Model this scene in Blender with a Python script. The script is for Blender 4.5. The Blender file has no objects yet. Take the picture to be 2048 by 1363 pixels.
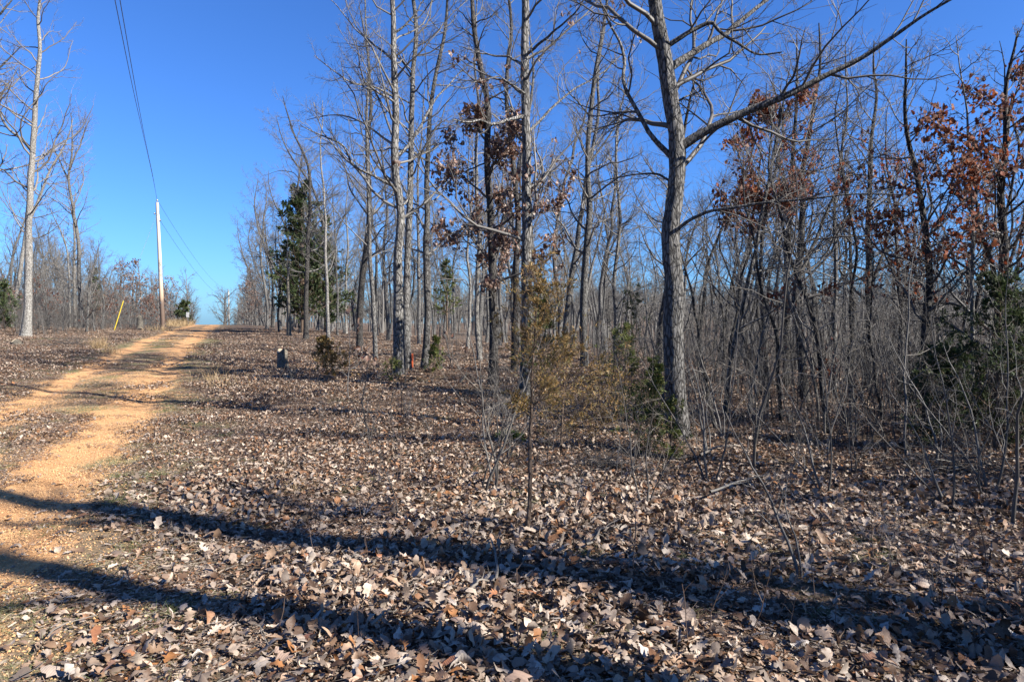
import bpy, math, random
import numpy as np
from mathutils import Vector, Matrix
sc = bpy.context.scene
col = sc.collection
R_ = math.radians

# ------------------------------------------------------------------ camera
EYE = np.array([0., 0., 1.6]); FPX = 1365.0; PITCH = R_(-1.72)
cd = bpy.data.cameras.new('camera'); cam = bpy.data.objects.new('camera', cd); col.objects.link(cam)
cd.lens = 24.0; cd.sensor_width = 36.0; cd.clip_start = 0.05; cd.clip_end = 3000
cam.location = EYE; cam.rotation_euler = (R_(90) + PITCH, 0, 0)
sc.camera = cam
# ------------------------------------------------------------------ light
SUN_AZ, SUN_EL = R_(113), R_(33)          # azimuth clockwise from +Y
w = bpy.data.worlds.new('World'); sc.world = w; w.use_nodes = True
nt = w.node_tree; bg = nt.nodes['Background']
sky = nt.nodes.new('ShaderNodeTexSky'); sky.sky_type = 'NISHITA'; sky.sun_disc = False
sky.sun_elevation = SUN_EL; sky.sun_rotation = SUN_AZ
sky.air_density = 1.0; sky.dust_density = 0.6; sky.ozone_density = 1.5; sky.altitude = 300
gm = nt.nodes.new('ShaderNodeGamma'); gm.inputs[1].default_value = 1.0      # clear winter air: a deep blue sky
mx = nt.nodes.new('ShaderNodeMix'); mx.data_type = 'RGBA'; mx.blend_type = 'MULTIPLY'; mx.inputs[0].default_value = 1; mx.inputs[7].default_value = (.335, .665, 1.25, 1)
nt.links.new(sky.outputs[0], gm.inputs[0]); nt.links.new(gm.outputs[0], mx.inputs[6]); nt.links.new(mx.outputs[2], bg.inputs[0])
bg.inputs[1].default_value = 0.05
sd = bpy.data.lights.new('sun', 'SUN'); sun = bpy.data.objects.new('sun', sd); col.objects.link(sun)
sd.energy = 5.0; sd.angle = R_(0.53); sd.color = (1.0, 0.95, 0.87)
sdir = Vector((math.sin(SUN_AZ) * math.cos(SUN_EL), math.cos(SUN_AZ) * math.cos(SUN_EL), math.sin(SUN_EL)))
sun.rotation_euler = sdir.to_track_quat('Z', 'Y').to_euler(); sun.location = (30, -12, 30)
sc.view_settings.view_transform = 'Standard'; sc.view_settings.look = 'None'
sc.view_settings.gamma = 1; sc.view_settings.exposure = 1.75
sc.cycles.max_bounces = 5; sc.cycles.diffuse_bounces = 3; sc.cycles.transparent_max_bounces = 4

# ------------------------------------------------------------------ noise, terrain, pixels
def _h(ix, iy, iz):
    h = (ix * 374761393 + iy * 668265263 + iz * 2147483647) & 0xffffffff
    h = ((h ^ (h >> 13)) * 1274126177) & 0xffffffff
    return ((h ^ (h >> 16)) & 0xffff) / 65535.0
def vn(x, y, z=0.0):
    x, y, z = np.broadcast_arrays(np.asarray(x, float), np.asarray(y, float), np.asarray(z, float))
    ix, iy, iz = (np.floor(a).astype(np.int64) for a in (x, y, z))
    fx, fy, fz = x - ix, y - iy, z - iz
    fx, fy, fz = (f * f * (3 - 2 * f) for f in (fx, fy, fz))
    r = 0
    for a in (0, 1):
        for b in (0, 1):
            for c in (0, 1):
                r = r + _h(ix + a, iy + b, iz + c) * (fx if a else 1 - fx) * (fy if b else 1 - fy) * (fz if c else 1 - fz)
    return r
def sst(a, b, x):
    t = np.clip((x - a) / (b - a), 0, 1); return t * t * (3 - 2 * t)
def Hb(x, y):
    x = np.asarray(x, float); y = np.asarray(y, float)
    q = x + 0.41 * y + 1.2
    rise = 1.2 * (1 - np.exp(-np.maximum(y - 12, 0) / 25)) - 0.045 * np.maximum(y - 78, 0) ** 1.0 * sst(74, 95, y)
    z = rise * (1 - sst(0, 26, q))
    z = z - 0.035 * np.maximum(q - 16, 0) * sst(10, 30, y) * (1 - 0.6 * sst(60, 160, y))
    z = z + 15 * sst(150, 420, y) * sst(-60, 80, x)
    z = z + 0.25 * sst(4, 12, -(q + 3.2)) * sst(15, 40, y)
    return z
def H(x, y):
    x = np.asarray(x, float); y = np.asarray(y, float)
    q = x + 0.41 * y + 1.2
    off = np.clip(np.abs(q + 1.5) - 1.2, 0, 1.2) / 1.2
    z = Hb(x, y) + off * (0.13 * (vn(x * .45, y * .45, 3) - .5) + 0.06 * (vn(x * 1.7, y * 1.7, 5) - .5)) * np.clip(4 / np.maximum(np.hypot(x, y), .1), .25, 1) ** .3
    rut = np.exp(-((q + .55) / .38) ** 2) + np.exp(-((q + 2.6) / .38) ** 2)
    return z - 0.05 * rut * sst(60, 40, y)
def ray(px, py):
    f = np.array([0, math.cos(PITCH), math.sin(PITCH)]); u = np.array([0, -math.sin(PITCH), math.cos(PITCH)])
    return f + (px - 1024) / FPX * np.array([1., 0, 0]) + (681.5 - py) / FPX * u
def W(px, py, d):
    r = ray(px, py); return EYE + r * (d / r[1])
DS = np.concatenate([np.arange(2, 30, .05), np.arange(30, 200, .25)])
def gdist(px, py):
    r = ray(px, py); P = EYE + r[None] * (DS / r[1])[:, None]
    b = P[:, 2] < Hb(P[:, 0], P[:, 1])
    return float(DS[np.argmax(b)]) if b.any() else 75.0
def gpt(px, py=None, d=None):
    if d is None: d = gdist(px, py)
    x = (px - 1024) / FPX * d * math.cos(PITCH) if py is None else W(px, py, d)[0]
    return np.array([x, d, float(H(x, d))])

# ------------------------------------------------------------------ objects
def tag(o, label=None, cat=None, group=None, kind=None):
    if label: o['label'] = label
    if cat: o['category'] = cat
    if group: o['group'] = group
    if kind: o['kind'] = kind
    return o
def empty(name, loc, label, cat, group=None):
    o = bpy.data.objects.new(name, None); col.objects.link(o); o.location = [float(v) for v in loc]; o.empty_display_size = .2
    return tag(o, label, cat, group)
def mesh_np(name, parts, mat, smooth=True):
    """parts: list of (V (n,3), F (m,3 or 4))"""
    Vs, loops, tot, off = [], [], [], 0
    for V, F in parts:
        V = np.asarray(V, np.float32).reshape(-1, 3); F = np.asarray(F, np.int64)
        if len(F) == 0: continue
        Vs.append(V); loops.append((F + off).ravel()); tot.append(np.full(len(F), F.shape[1])); off += len(V)
    V = np.concatenate(Vs); L = np.concatenate(loops).astype(np.int32); T = np.concatenate(tot).astype(np.int32)
    me = bpy.data.meshes.new(name)
    me.vertices.add(len(V)); me.vertices.foreach_set('co', V.ravel())
    me.loops.add(len(L)); me.loops.foreach_set('vertex_index', L)
    me.polygons.add(len(T)); st = np.concatenate([[0], np.cumsum(T)[:-1]]).astype(np.int32)
    me.polygons.foreach_set('loop_start', st); me.polygons.foreach_set('loop_total', T)
    me.polygons.foreach_set('use_smooth', np.full(len(T), smooth))
    me.update(calc_edges=True)
    for m in (mat if isinstance(mat, (list, tuple)) else [mat]): me.materials.append(m)
    return me
def link(name, me, parent=None, loc=None):
    o = bpy.data.objects.new(name, me); col.objects.link(o)
    if parent is not None: o.parent = parent
    if loc is not None: o.location = [float(v) for v in loc]
    return o
def nrm(a): return a / np.maximum(np.linalg.norm(a, axis=-1, keepdims=True), 1e-9)
def tubes(P, R, S, rough=0.0, seed=0, cap=False):
    P = np.asarray(P, float); R = np.asarray(R, float); N, K, _ = P.shape
    T = nrm(np.gradient(P, axis=1)); m = nrm(P[:, -1] - P[:, 0])
    ref = np.where(np.abs(m[:, :1]) < .8, np.array([[1., 0, 0]]), np.array([[0, 1., 0]]))[:, None, :]
    u = nrm(np.cross(T, ref)); v = np.cross(T, u)
    a = np.arange(S) * 2 * math.pi / S
    RR = np.repeat(R[:, :, None], S, 2)
    if rough:
        aa = a[None, None, :]
        ln = np.concatenate([np.zeros((N, 1)), np.cumsum(np.linalg.norm(np.diff(P, axis=1), axis=2), 1)], 1)[:, :, None]
        ci, si = np.cos(aa), np.sin(aa)
        n1 = np.abs(vn(ci * 5.5 + 20, si * 5.5 + 9, ln * 5 + seed) - .5) * 2
        n2 = vn(ci * 1.3 + 4, si * 1.3 + 7, ln * 1.2 + seed)
        n3 = vn(ci * 9 + 4, si * 9 + 7, ln * 14 + seed)
        RR = RR * (1 + rough * (n1 * 1.0 - .3) + .22 * (n2 - .5) * (rough > 0) + rough * .6 * (n3 - .5))
    V = P[:, :, None, :] + RR[..., None] * (np.cos(a)[None, None, :, None] * u[:, :, None, :] + np.sin(a)[None, None, :, None] * v[:, :, None, :])
    i = np.arange(N)[:, None, None] * K * S; k = np.arange(K - 1)[None, :, None] * S; s = np.arange(S)[None, None, :]; s2 = (s + 1) % S
    F = np.stack([i + k + s, i + k + s2, i + k + S + s2, i + k + S + s], -1).reshape(-1, 4)
    return V.reshape(-1, 3), F
def resamp(P, K, wob=0, rng=None):
    P = np.asarray(P, float)
    l = np.concatenate([[0], np.cumsum(np.linalg.norm(np.diff(P, axis=0), axis=1))]); l /= l[-1]
    t = np.linspace(0, 1, K * 3); Q = np.stack([np.interp(t, l, P[:, j]) for j in range(3)], 1)
    k = max(3, int(len(t) / len(P) * .8)) | 1; pad = k // 2
    if len(P) > 2:
        ext = np.concatenate([Q[0] - (Q[1:pad + 1][::-1] - Q[0]), Q, Q[-1] - (Q[-pad - 1:-1][::-1] - Q[-1])])
        Q = np.stack([np.convolve(ext[:, j], np.ones(k) / k, 'valid') for j in range(3)], 1)
    Q = np.stack([np.interp(np.linspace(0, 1, K), t, Q[:, j]) for j in range(3)], 1)
    if wob:
        tt = np.linspace(0, 1, K); s = rng.uniform(0, 100)
        for f, am in ((3, 1), (7, .5), (15, .25)):
            Q[:, 0] += wob * am * (vn(tt * f + s, 1.1) - .5) * np.minimum(tt * 6, 1); Q[:, 1] += wob * am * (vn(tt * f + s, 7.7) - .5) * np.minimum(tt * 6, 1)
            Q[:, 2] += wob * am * (vn(tt * f + s, 17.7) - .5) * np.minimum(tt * 6, 1) * .5
    return Q
def grow(PP, PR, n, t0, t1, ang, ratio, rr, K, rng, wig=.25, up=.15, L=None, rmin=.002, tip=.25, down=0):
    """n children per parent branch; returns P (M,K,3), R (M,K)"""
    N, KP, _ = PP.shape
    PL = np.linalg.norm(np.diff(PP, axis=1), axis=2).sum(1)
    idx = np.repeat(np.arange(N), n); M = len(idx)
    t = (np.tile(np.arange(n), N) + rng.uniform(0, 1, M)) / n; t = t0 + (t1 - t0) * t
    f = t * (KP - 1); i0 = np.minimum(f.astype(int), KP - 2); fr = (f - i0)[:, None]
    A = PP[idx, i0]; B = PP[idx, i0 + 1]; base = A + (B - A) * fr
    rb = PR[idx, i0] * (1 - fr[:, 0]) + PR[idx, i0 + 1] * fr[:, 0]; T = nrm(B - A)
    rv = nrm(np.cross(T, rng.normal(size=(M, 3))))
    a = np.radians(rng.uniform(ang[0], ang[1], M))[:, None]
    D = nrm(T * np.cos(a) + rv * np.sin(a))
    ln = PL[idx] * ratio * rng.uniform(.55, 1.25, M) * (1.15 - .65 * (t - t0) / max(t1 - t0, .01))
    if L is not None: ln = rng.uniform(L[0], L[1], M) * (1.1 - .6 * (t - t0) / max(t1 - t0, .01))
    r0 = np.minimum(np.maximum(rr * rb, rmin), rb * .92)
    st = (ln / (K - 1))[:, None]
    P = np.zeros((M, K, 3)); P[:, 0] = base
    upv = np.array([0, 0, 1.])
    for k in range(1, K):
        P[:, k] = P[:, k - 1] + D * st
        D = nrm(D + rng.normal(size=(M, 3)) * wig + upv * up)
    R = r0[:, None] * np.linspace(1, tip, K)[None]
    return P, R
def leafmesh(pos, ax, nm, L, Wd, prof, rng, bend=0.3, fold=0.3, jit=.12):
    """strip leaves: 3 columns x rows, every leaf with its own curl"""
    N = len(pos); rows = len(prof); s = np.linspace(0, 1, rows)
    ax = nrm(ax); b = nrm(np.cross(ax, nm)); n = np.cross(b, ax)
    L = np.broadcast_to(L, (N,)); Wd = np.broadcast_to(Wd, (N,))
    bd = rng.normal(0, bend, N); fd = np.abs(rng.normal(0, fold, N)) ; tw = rng.normal(0, .5, N); bs = rng.normal(0, bend * .5, N)
    V = np.zeros((N, rows, 3, 3))
    for k in range(rows):
        c = pos + ax * (L * (s[k] - .5))[:, None] + n * (L * bd * ((s[k] - .5) ** 2 * 4 - .4) * .5 + L * bs * math.sin(s[k] * 6.3) * .25)[:, None] \
            + b * (L * .12 * tw * (s[k] - .5) ** 2 * 4)[:, None]
        V[:, k, 1] = c
        for side, sg in ((0, -1), (2, 1)):
            ww = Wd * prof[k] * (1 + rng.normal(0, jit, N))
            tt = tw * (s[k] - .5) * 1.2 * sg
            V[:, k, side] = c + b * (sg * ww * np.cos(fd))[:, None] + n * (ww * (np.sin(fd) + tt * .6))[:, None] + ax * (L * rng.normal(0, .03, N) * (0 < k < rows - 1))[:, None]
    i = np.arange(N)[:, None, None] * rows * 3; k = np.arange(rows - 1)[None, :, None] * 3; c = np.arange(2)[None, None, :]
    F = np.stack([i + k + c, i + k + c + 1, i + k + c + 4, i + k + c + 3], -1).reshape(-1, 4)
    return V.reshape(-1, 3), F
OAK = [.03, .20, .13, .40, .18, .54, .22, .46, .12, .20, .02]
OAK2 = [.05, .3, .2, .5, .35, .42, .1]
ELL = [.02, .17, .33, .45, .48, .42, .29, .15, .0]
MID = [.04, .42, .40, .05]
MIDO = [.05, .4, .22, .48, .1]
FAR = [.1, .5, .12]

def instancer(name, templates, pos, rz, scl, idx, mat, parent=None):
    """one object of uncountable stuff: template meshes set on many points with geometry nodes"""
    me = bpy.data.meshes.new(name); me.vertices.add(len(pos)); me.vertices.foreach_set('co', np.asarray(pos, np.float32).ravel())
    r = np.zeros((len(pos), 3), np.float32); r[:, 2] = rz
    me.attributes.new('rot', 'FLOAT_VECTOR', 'POINT').data.foreach_set('vector', r.ravel())
    me.attributes.new('scl', 'FLOAT', 'POINT').data.foreach_set('value', np.asarray(scl, np.float32))
    me.attributes.new('idx', 'INT', 'POINT').data.foreach_set('value', np.asarray(idx, np.int32))
    me.materials.append(mat); o = link(name, me, parent)
    g = bpy.data.node_groups.new(name, 'GeometryNodeTree'); g.interface.new_socket('Geometry', in_out='INPUT', socket_type='NodeSocketGeometry'); g.interface.new_socket('Geometry', in_out='OUTPUT', socket_type='NodeSocketGeometry')
    n = g.nodes; gi = n.new('NodeGroupInput'); go = n.new('NodeGroupOutput'); jn = n.new('GeometryNodeJoinGeometry'); ip = n.new('GeometryNodeInstanceOnPoints')
    for t in reversed(templates):
        ob = bpy.data.objects.new(name + '_piece', t); oi = n.new('GeometryNodeObjectInfo'); oi.inputs['Object'].default_value = ob; oi.inputs['As Instance'].default_value = True
        g.links.new(oi.outputs['Geometry'], jn.inputs[0])
    def at(nm, ty):
        a = n.new('GeometryNodeInputNamedAttribute'); a.data_type = ty; a.inputs['Name'].default_value = nm; return a.outputs[0]
    e2r = n.new('FunctionNodeEulerToRotation'); g.links.new(at('rot', 'FLOAT_VECTOR'), e2r.inputs[0])
    g.links.new(gi.outputs[0], ip.inputs['Points']); g.links.new(jn.outputs[0], ip.inputs['Instance']); ip.inputs['Pick Instance'].default_value = True
    g.links.new(at('idx', 'INT'), ip.inputs['Instance Index']); g.links.new(e2r.outputs[0], ip.inputs['Rotation']); g.links.new(at('scl', 'FLOAT'), ip.inputs['Scale'])
    g.links.new(ip.outputs[0], go.inputs[0]); md = o.modifiers.new('scatter', 'NODES'); md.node_group = g
    return o
# ------------------------------------------------------------------ materials
AL = .62
def newmat(name):
    m = bpy.data.materials.new(name); m.use_nodes = True; return m, m.node_tree.nodes, m.node_tree.links, m.node_tree.nodes['Principled BSDF']
def ramp(n, stops, interp='LINEAR'):
    r = n.new('ShaderNodeValToRGB'); r.color_ramp.interpolation = interp
    while len(r.color_ramp.elements) < len(stops): r.color_ramp.elements.new(.5)
    for e, (p, c) in zip(r.color_ramp.elements, stops): e.position = p; e.color = (c[0] * AL, c[1] * AL, c[2] * AL, 1)
    return r
def mix(n, l, a, b, f, t='MIX'):
    m = n.new('ShaderNodeMix'); m.data_type = 'RGBA'; m.blend_type = t
    for s, v in ((6, a), (7, b), (0, f)):
        if hasattr(v, 'is_linked') or hasattr(v, 'links'): l.new(v, m.inputs[s])
        else: m.inputs[s].default_value = v if s == 0 else (v[0] * AL, v[1] * AL, v[2] * AL, 1)
    return m.outputs[2]
def noise(n, l, co, scale, det=4, rough=.55):
    t = n.new('ShaderNodeTexNoise'); t.inputs['Scale'].default_value = scale; t.inputs['Detail'].default_value = det; t.inputs['Roughness'].default_value = rough
    if co is not None: l.new(co, t.inputs['Vector'])
    return t.outputs['Fac']
def mth(n, l, op, a, b=None, c=None, clamp=False):
    m = n.new('ShaderNodeMath'); m.operation = op; m.use_clamp = clamp
    for i, v in enumerate((a, b, c)):
        if v is None: continue
        if isinstance(v, (int, float)): m.inputs[i].default_value = v
        else: l.new(v, m.inputs[i])
    return m.outputs[0]
def bark(name, dark, light, scale=1.0, bump=.6, lichen=.3):
    m, n, l, p = newmat(name); tc = n.new('ShaderNodeTexCoord'); mp = n.new('ShaderNodeMapping'); mp.inputs['Scale'].default_value = (1, 1, .27)
    l.new(tc.outputs['Object'], mp.inputs[0])
    vo = n.new('ShaderNodeTexVoronoi'); vo.feature = 'DISTANCE_TO_EDGE'; vo.inputs['Scale'].default_value = 26 * scale; vo.inputs['Randomness'].default_value = 1
    nz = noise(n, l, mp.outputs[0], 14 * scale, 6, .7)
    va = n.new('ShaderNodeVectorMath'); va.operation = 'ADD'; cmb = n.new('ShaderNodeCombineXYZ'); 
    s = mth(n, l, 'MULTIPLY', nz, .07 / scale); l.new(s, cmb.inputs[0]); l.new(s, cmb.inputs[1]); l.new(mp.outputs[0], va.inputs[0]); l.new(cmb.outputs[0], va.inputs[1])
    l.new(va.outputs[0], vo.inputs['Vector'])
    e = mth(n, l, 'MULTIPLY', vo.outputs['Distance'], 5.5, clamp=True)
    fac = mth(n, l, 'MULTIPLY', e, mth(n, l, 'MULTIPLY_ADD', nz, 1.1, .3), clamp=True)
    c = mix(n, l, dark, light, fac)
    oi = n.new('ShaderNodeObjectInfo')
    big = noise(n, l, tc.outputs['Object'], 2.2, 5, .65)
    lr = ramp(n, [(.50, (0, 0, 0)), (.68, (1, 1, 1))]); l.new(big, lr.inputs[0])
    c = mix(n, l, c, (light[0] * 1.35, light[1] * 1.38, light[2] * 1.3), mth(n, l, 'MULTIPLY', lr.outputs[0], lichen))
    v = mth(n, l, 'MULTIPLY_ADD', oi.outputs['Random'], .45, .78)
    hs = n.new('ShaderNodeHueSaturation'); l.new(c, hs.inputs['Color']); l.new(v, hs.inputs['Value']); l.new(hs.outputs[0], p.inputs['Base Color'])
    p.inputs['Roughness'].default_value = .85; p.inputs['Specular IOR Level'].default_value = .25
    if bump:
        b = n.new('ShaderNodeBump'); b.inputs['Strength'].default_value = bump; b.inputs['Distance'].default_value = .02
        l.new(mth(n, l, 'MULTIPLY_ADD', nz, .5, fac), b.inputs['Height']); l.new(b.outputs[0], p.inputs['Normal'])
    return m
M_oak = bark('bark_grey_oak', (.022, .019, .017), (.235, .225, .213), 1.0, .9)
M_shag = bark('bark_pale_plates', (.028, .024, .021), (.32, .305, .285), .8, 1.0)
M_dark = bark('bark_dark', (.012, .010, .009), (.10, .092, .084), 1.1, .9, .15)
M_pale = bark('bark_pale', (.07, .062, .053), (.37, .35, .32), 1.0, .6)
M_cedbark = bark('bark_cedar', (.07, .045, .03), (.24, .17, .12), 1.6, .5, .1)
M_snag = bark('weathered_wood', (.08, .066, .052), (.28, .25, .20), 1.5, .5, .1)
def twigmat(name, c1, c2, rough=.6):
    m, n, l, p = newmat(name); g = n.new('ShaderNodeNewGeometry'); tc = n.new('ShaderNodeTexCoord')
    f = mth(n, l, 'MULTIPLY_ADD', noise(n, l, tc.outputs['Object'], 9, 3), .6, mth(n, l, 'MULTIPLY', g.outputs['Random Per Island'], .4))
    l.new(mix(n, l, c1, c2, f), p.inputs['Base Color']); p.inputs['Roughness'].default_value = rough; p.inputs['Specular IOR Level'].default_value = .4
    return m
M_twig = twigmat('twig_grey', (.045, .040, .036), (.24, .222, .20))
M_twigd = twigmat('twig_dark', (.024, .020, .018), (.15, .135, .12))
M_twigp = twigmat('twig_pale', (.08, .064, .05), (.30, .265, .22))
M_twigr = twigmat('twig_reddish', (.07, .04, .028), (.18, .12, .085))
def leafmat(name, stops, rough=.55, trans=.25, spec=.3, noisy=True):
    m, n, l, p = newmat(name); g = n.new('ShaderNodeNewGeometry'); tc = n.new('ShaderNodeTexCoord')
    r = ramp(n, stops, 'CONSTANT' if len(stops) > 5 else 'LINEAR'); l.new(g.outputs['Random Per Island'], r.inputs[0]); c = r.outputs[0]
    if noisy:
        nz = noise(n, l, tc.outputs['Object'], 38, 4, .6)
        c = mix(n, l, c, (.10, .06, .035), mth(n, l, 'MULTIPLY', mth(n, l, 'SUBTRACT', nz, .42, clamp=True), 1.6, clamp=True))
        b = n.new('ShaderNodeBump'); b.inputs['Strength'].default_value = .35; b.inputs['Distance'].default_value = .01
        l.new(nz, b.inputs['Height']); l.new(b.outputs[0], p.inputs['Normal'])
        bf = mix(n, l, c, (.36, .31, .26), .35); c = mix(n, l, c, bf, g.outputs['Backfacing'])
    l.new(c, p.inputs['Base Color']); p.inputs['Roughness'].default_value = rough; p.inputs['Specular IOR Level'].default_value = spec
    if trans:
        t = n.new('ShaderNodeBsdfTranslucent'); l.new(c, t.inputs[0]); ms = n.new('ShaderNodeMixShader'); ms.inputs[0].default_value = trans
        l.new(p.outputs[0], ms.inputs[1]); l.new(t.outputs[0], ms.inputs[2]); l.new(ms.outputs[0], n['Material Output'].inputs[0])
    return m
M_litter = leafmat('fallen_leaf', [(0, (.46, .31, .21)), (.12, (.27, .17, .105)), (.24, (.54, .42, .32)), (.36, (.13, .075, .045)), (.48, (.37, .295, .235)),
                                   (.60, (.26, .13, .065)), (.72, (.09, .052, .032)), (.84, (.66, .53, .41)), (.93, (.36, .16, .06)), (.97, (.09, .05, .03))], .55, .12, .3)
M_rust = leafmat('rust_oak_leaf', [(0, (.24, .052, .02)), (.35, (.34, .085, .03)), (.65, (.16, .038, .018)), (1, (.44, .15, .06))], .6, .4, .15)
M_brownl = leafmat('brown_oak_leaf', [(0, (.17, .075, .045)), (.35, (.26, .125, .08)), (.65, (.13, .06, .04)), (1, (.38, .22, .15))], .45, .3, .4)
M_cedar = leafmat('cedar_green', [(0, (.035, .060, .022)), (.4, (.06, .09, .03)), (.75, (.085, .11, .04)), (1, (.12, .12, .05))], .6, .25, .3, False)
M_cedarb = leafmat('cedar_rusty', [(0, (.13, .12, .035)), (.3, (.22, .16, .05)), (.6, (.33, .20, .07)), (1, (.42, .25, .09))], .6, .3, .3, False)
M_cedarl = leafmat('cedar_light', [(0, (.07, .11, .025)), (.5, (.12, .15, .035)), (1, (.22, .20, .06))], .6, .3, .3, False)
M_fern = leafmat('evergreen_leaf', [(0, (.07, .12, .02)), (.5, (.13, .19, .035)), (1, (.24, .27, .08))], .5, .3, .4, False)
M_grass = leafmat('dry_grass', [(0, (.20, .19, .08)), (.3, (.30, .26, .15)), (.6, (.42, .35, .22)), (.85, (.5, .43, .29)), (1, (.16, .20, .07))], .6, .2, .3, False)
M_grassg = leafmat('green_grass', [(0, (.11, .15, .04)), (.5, (.19, .21, .08)), (1, (.36, .32, .18))], .6, .25, .3, False)
M_pebble = leafmat('pebble', [(0, (.62, .36, .17)), (.3, (.72, .42, .19)), (.6, (.40, .22, .11)), (.9, (.74, .50, .28)), (1, (.25, .15, .09))], .8, 0, .2, False)
M_straw = leafmat('broomsedge', [(0, (.50, .34, .17)), (.5, (.62, .46, .26)), (1, (.42, .27, .13))], .6, .3, .3, False)
def plain(name, c, rough=.6, met=0):
    m, n, l, p = newmat(name); tc = n.new('ShaderNodeTexCoord'); nz = noise(n, l, tc.outputs['Object'], 12, 5)
    l.new(mix(n, l, tuple(v * .75 for v in c), tuple(min(v * 1.15, 1) for v in c), nz), p.inputs['Base Color']); p.inputs['Roughness'].default_value = rough; p.inputs['Metallic'].default_value = met
    return m
M_metal = plain('grey_metal', (.35, .35, .36), .4, .8); M_yellow = plain('yellow_plastic', (.80, .58, .03), .5)
M_orange = plain('orange_paint', (.85, .17, .05), .6); M_wire = plain('dark_cable', (.05, .05, .055), .5); M_ceramic = plain('insulator', (.55, .55, .57), .3)
M_white = plain('white_paint', (.72, .72, .70), .6); M_lightwood = plain('pale_wood', (.55, .44, .3), .7)
# pole: bleached above, brown treated wood below
m, n, l, p = newmat('pole_wood'); tc = n.new('ShaderNodeTexCoord'); sp = n.new('ShaderNodeSeparateXYZ'); l.new(tc.outputs['Object'], sp.inputs[0])
mp = n.new('ShaderNodeMapping'); mp.inputs['Scale'].default_value = (1, 1, .05); l.new(tc.outputs['Object'], mp.inputs[0]); g = noise(n, l, mp.outputs[0], 30, 5)
hz = mth(n, l, 'ADD', mth(n, l, 'DIVIDE', sp.outputs[2], 9.5), mth(n, l, 'MULTIPLY', mth(n, l, 'SUBTRACT', g, .5), .12))
r = ramp(n, [(0, (.12, .07, .045)), (.21, (.13, .085, .06)), (.26, (.46, .32, .21)), (.42, (.60, .52, .43)), (1, (.68, .64, .58))]); l.new(hz, r.inputs[0])
l.new(mix(n, l, r.outputs[0], (.2, .16, .12), mth(n, l, 'MULTIPLY', mth(n, l, 'SUBTRACT', g, .5, clamp=True), 1.6)), p.inputs['Base Color']); p.inputs['Roughness'].default_value = .75
M_pole = m
# ground
m, n, l, p = newmat('ground_soil'); tc = n.new('ShaderNodeTexCoord'); co = tc.outputs['Object']; sp = n.new('ShaderNodeSeparateXYZ'); l.new(co, sp.inputs[0])
q = mth(n, l, 'ADD', mth(n, l, 'MULTIPLY_ADD', sp.outputs[1], .41, sp.outputs[0]), 1.2)
wn = mth(n, l, 'MULTIPLY', mth(n, l, 'SUBTRACT', noise(n, l, co, .9, 6, .68), .5), 1.5); wn2 = mth(n, l, 'MULTIPLY', mth(n, l, 'SUBTRACT', noise(n, l, co, 7, 5, .7), .5), .7)
qn = mth(n, l, 'ADD', q, mth(n, l, 'ADD', wn, wn2))
def band(c, hw, soft):
    return mth(n, l, 'DIVIDE', mth(n, l, 'SUBTRACT', hw, mth(n, l, 'ABSOLUTE', mth(n, l, 'SUBTRACT', qn, c))), soft, clamp=True)
tr = mth(n, l, 'MAXIMUM', band(-.65, .64, .16), band(-2.75, .46, .2))
sn = mth(n, l, 'MULTIPLY', mth(n, l, 'SUBTRACT', noise(n, l, co, .55, 7, .7), .47), 9, clamp=True)
tr = mth(n, l, 'MAXIMUM', tr, mth(n, l, 'MULTIPLY', band(-1.7, 1.4, .25), sn))
tr = mth(n, l, 'MULTIPLY', tr, 1.0, clamp=True)
sand = ramp(n, [(.25, (.50, .21, .07)), (.45, (.68, .325, .115)), (.6, (.76, .41, .165)), (.8, (.84, .53, .26))]); l.new(noise(n, l, co, 1.6, 8, .65), sand.inputs[0])
pv = n.new('ShaderNodeTexVoronoi'); pv.inputs['Scale'].default_value = 55; l.new(co, pv.inputs['Vector'])
pcol = ramp(n, [(0, (.60, .36, .18)), (.5, (.78, .56, .34)), (.9, (.40, .23, .12))]); sx = n.new('ShaderNodeSeparateColor'); l.new(pv.outputs['Color'], sx.inputs[0]); l.new(sx.outputs[0], pcol.inputs[0])
sandc = mix(n, l, sand.outputs[0], pcol.outputs[0], .35)
sandc = mix(n, l, sandc, (.25, .14, .075), mth(n, l, 'MULTIPLY', mth(n, l, 'SUBTRACT', noise(n, l, co, 11, 10, .82), .53, clamp=True), 5, clamp=True))
lv = n.new('ShaderNodeTexVoronoi'); lv.inputs['Scale'].default_value = 9.5; l.new(co, lv.inputs['Vector']); ls = n.new('ShaderNodeSeparateColor'); l.new(lv.outputs['Color'], ls.inputs[0])
lc = ramp(n, [(0, (.10, .065, .045)), (.16, (.27, .19, .14)), (.34, (.17, .105, .07)), (.5, (.34, .26, .20)), (.64, (.22, .125, .07)), (.78, (.13, .09, .065)), (.9, (.38, .30, .24))], 'CONSTANT'); l.new(ls.outputs[0], lc.inputs[0])
soil = mix(n, l, lc.outputs[0], (.07, .045, .03), mth(n, l, 'MULTIPLY', mth(n, l, 'SUBTRACT', noise(n, l, co, 23, 6, .7), .35, clamp=True), 3, clamp=True))
gr = mth(n, l, 'MULTIPLY', mth(n, l, 'SUBTRACT', noise(n, l, co, .8, 5, .6), .48, clamp=True), 5, clamp=True)
soil = mix(n, l, soil, (.30, .235, .13), mth(n, l, 'MULTIPLY', gr, mth(n, l, 'MULTIPLY', noise(n, l, co, 40, 4, .7), .8)))
strip = mth(n, l, 'DIVIDE', mth(n, l, 'SUBTRACT', 2.6, mth(n, l, 'ABSOLUTE', mth(n, l, 'ADD', qn, 1.6))), .9, clamp=True)
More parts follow.
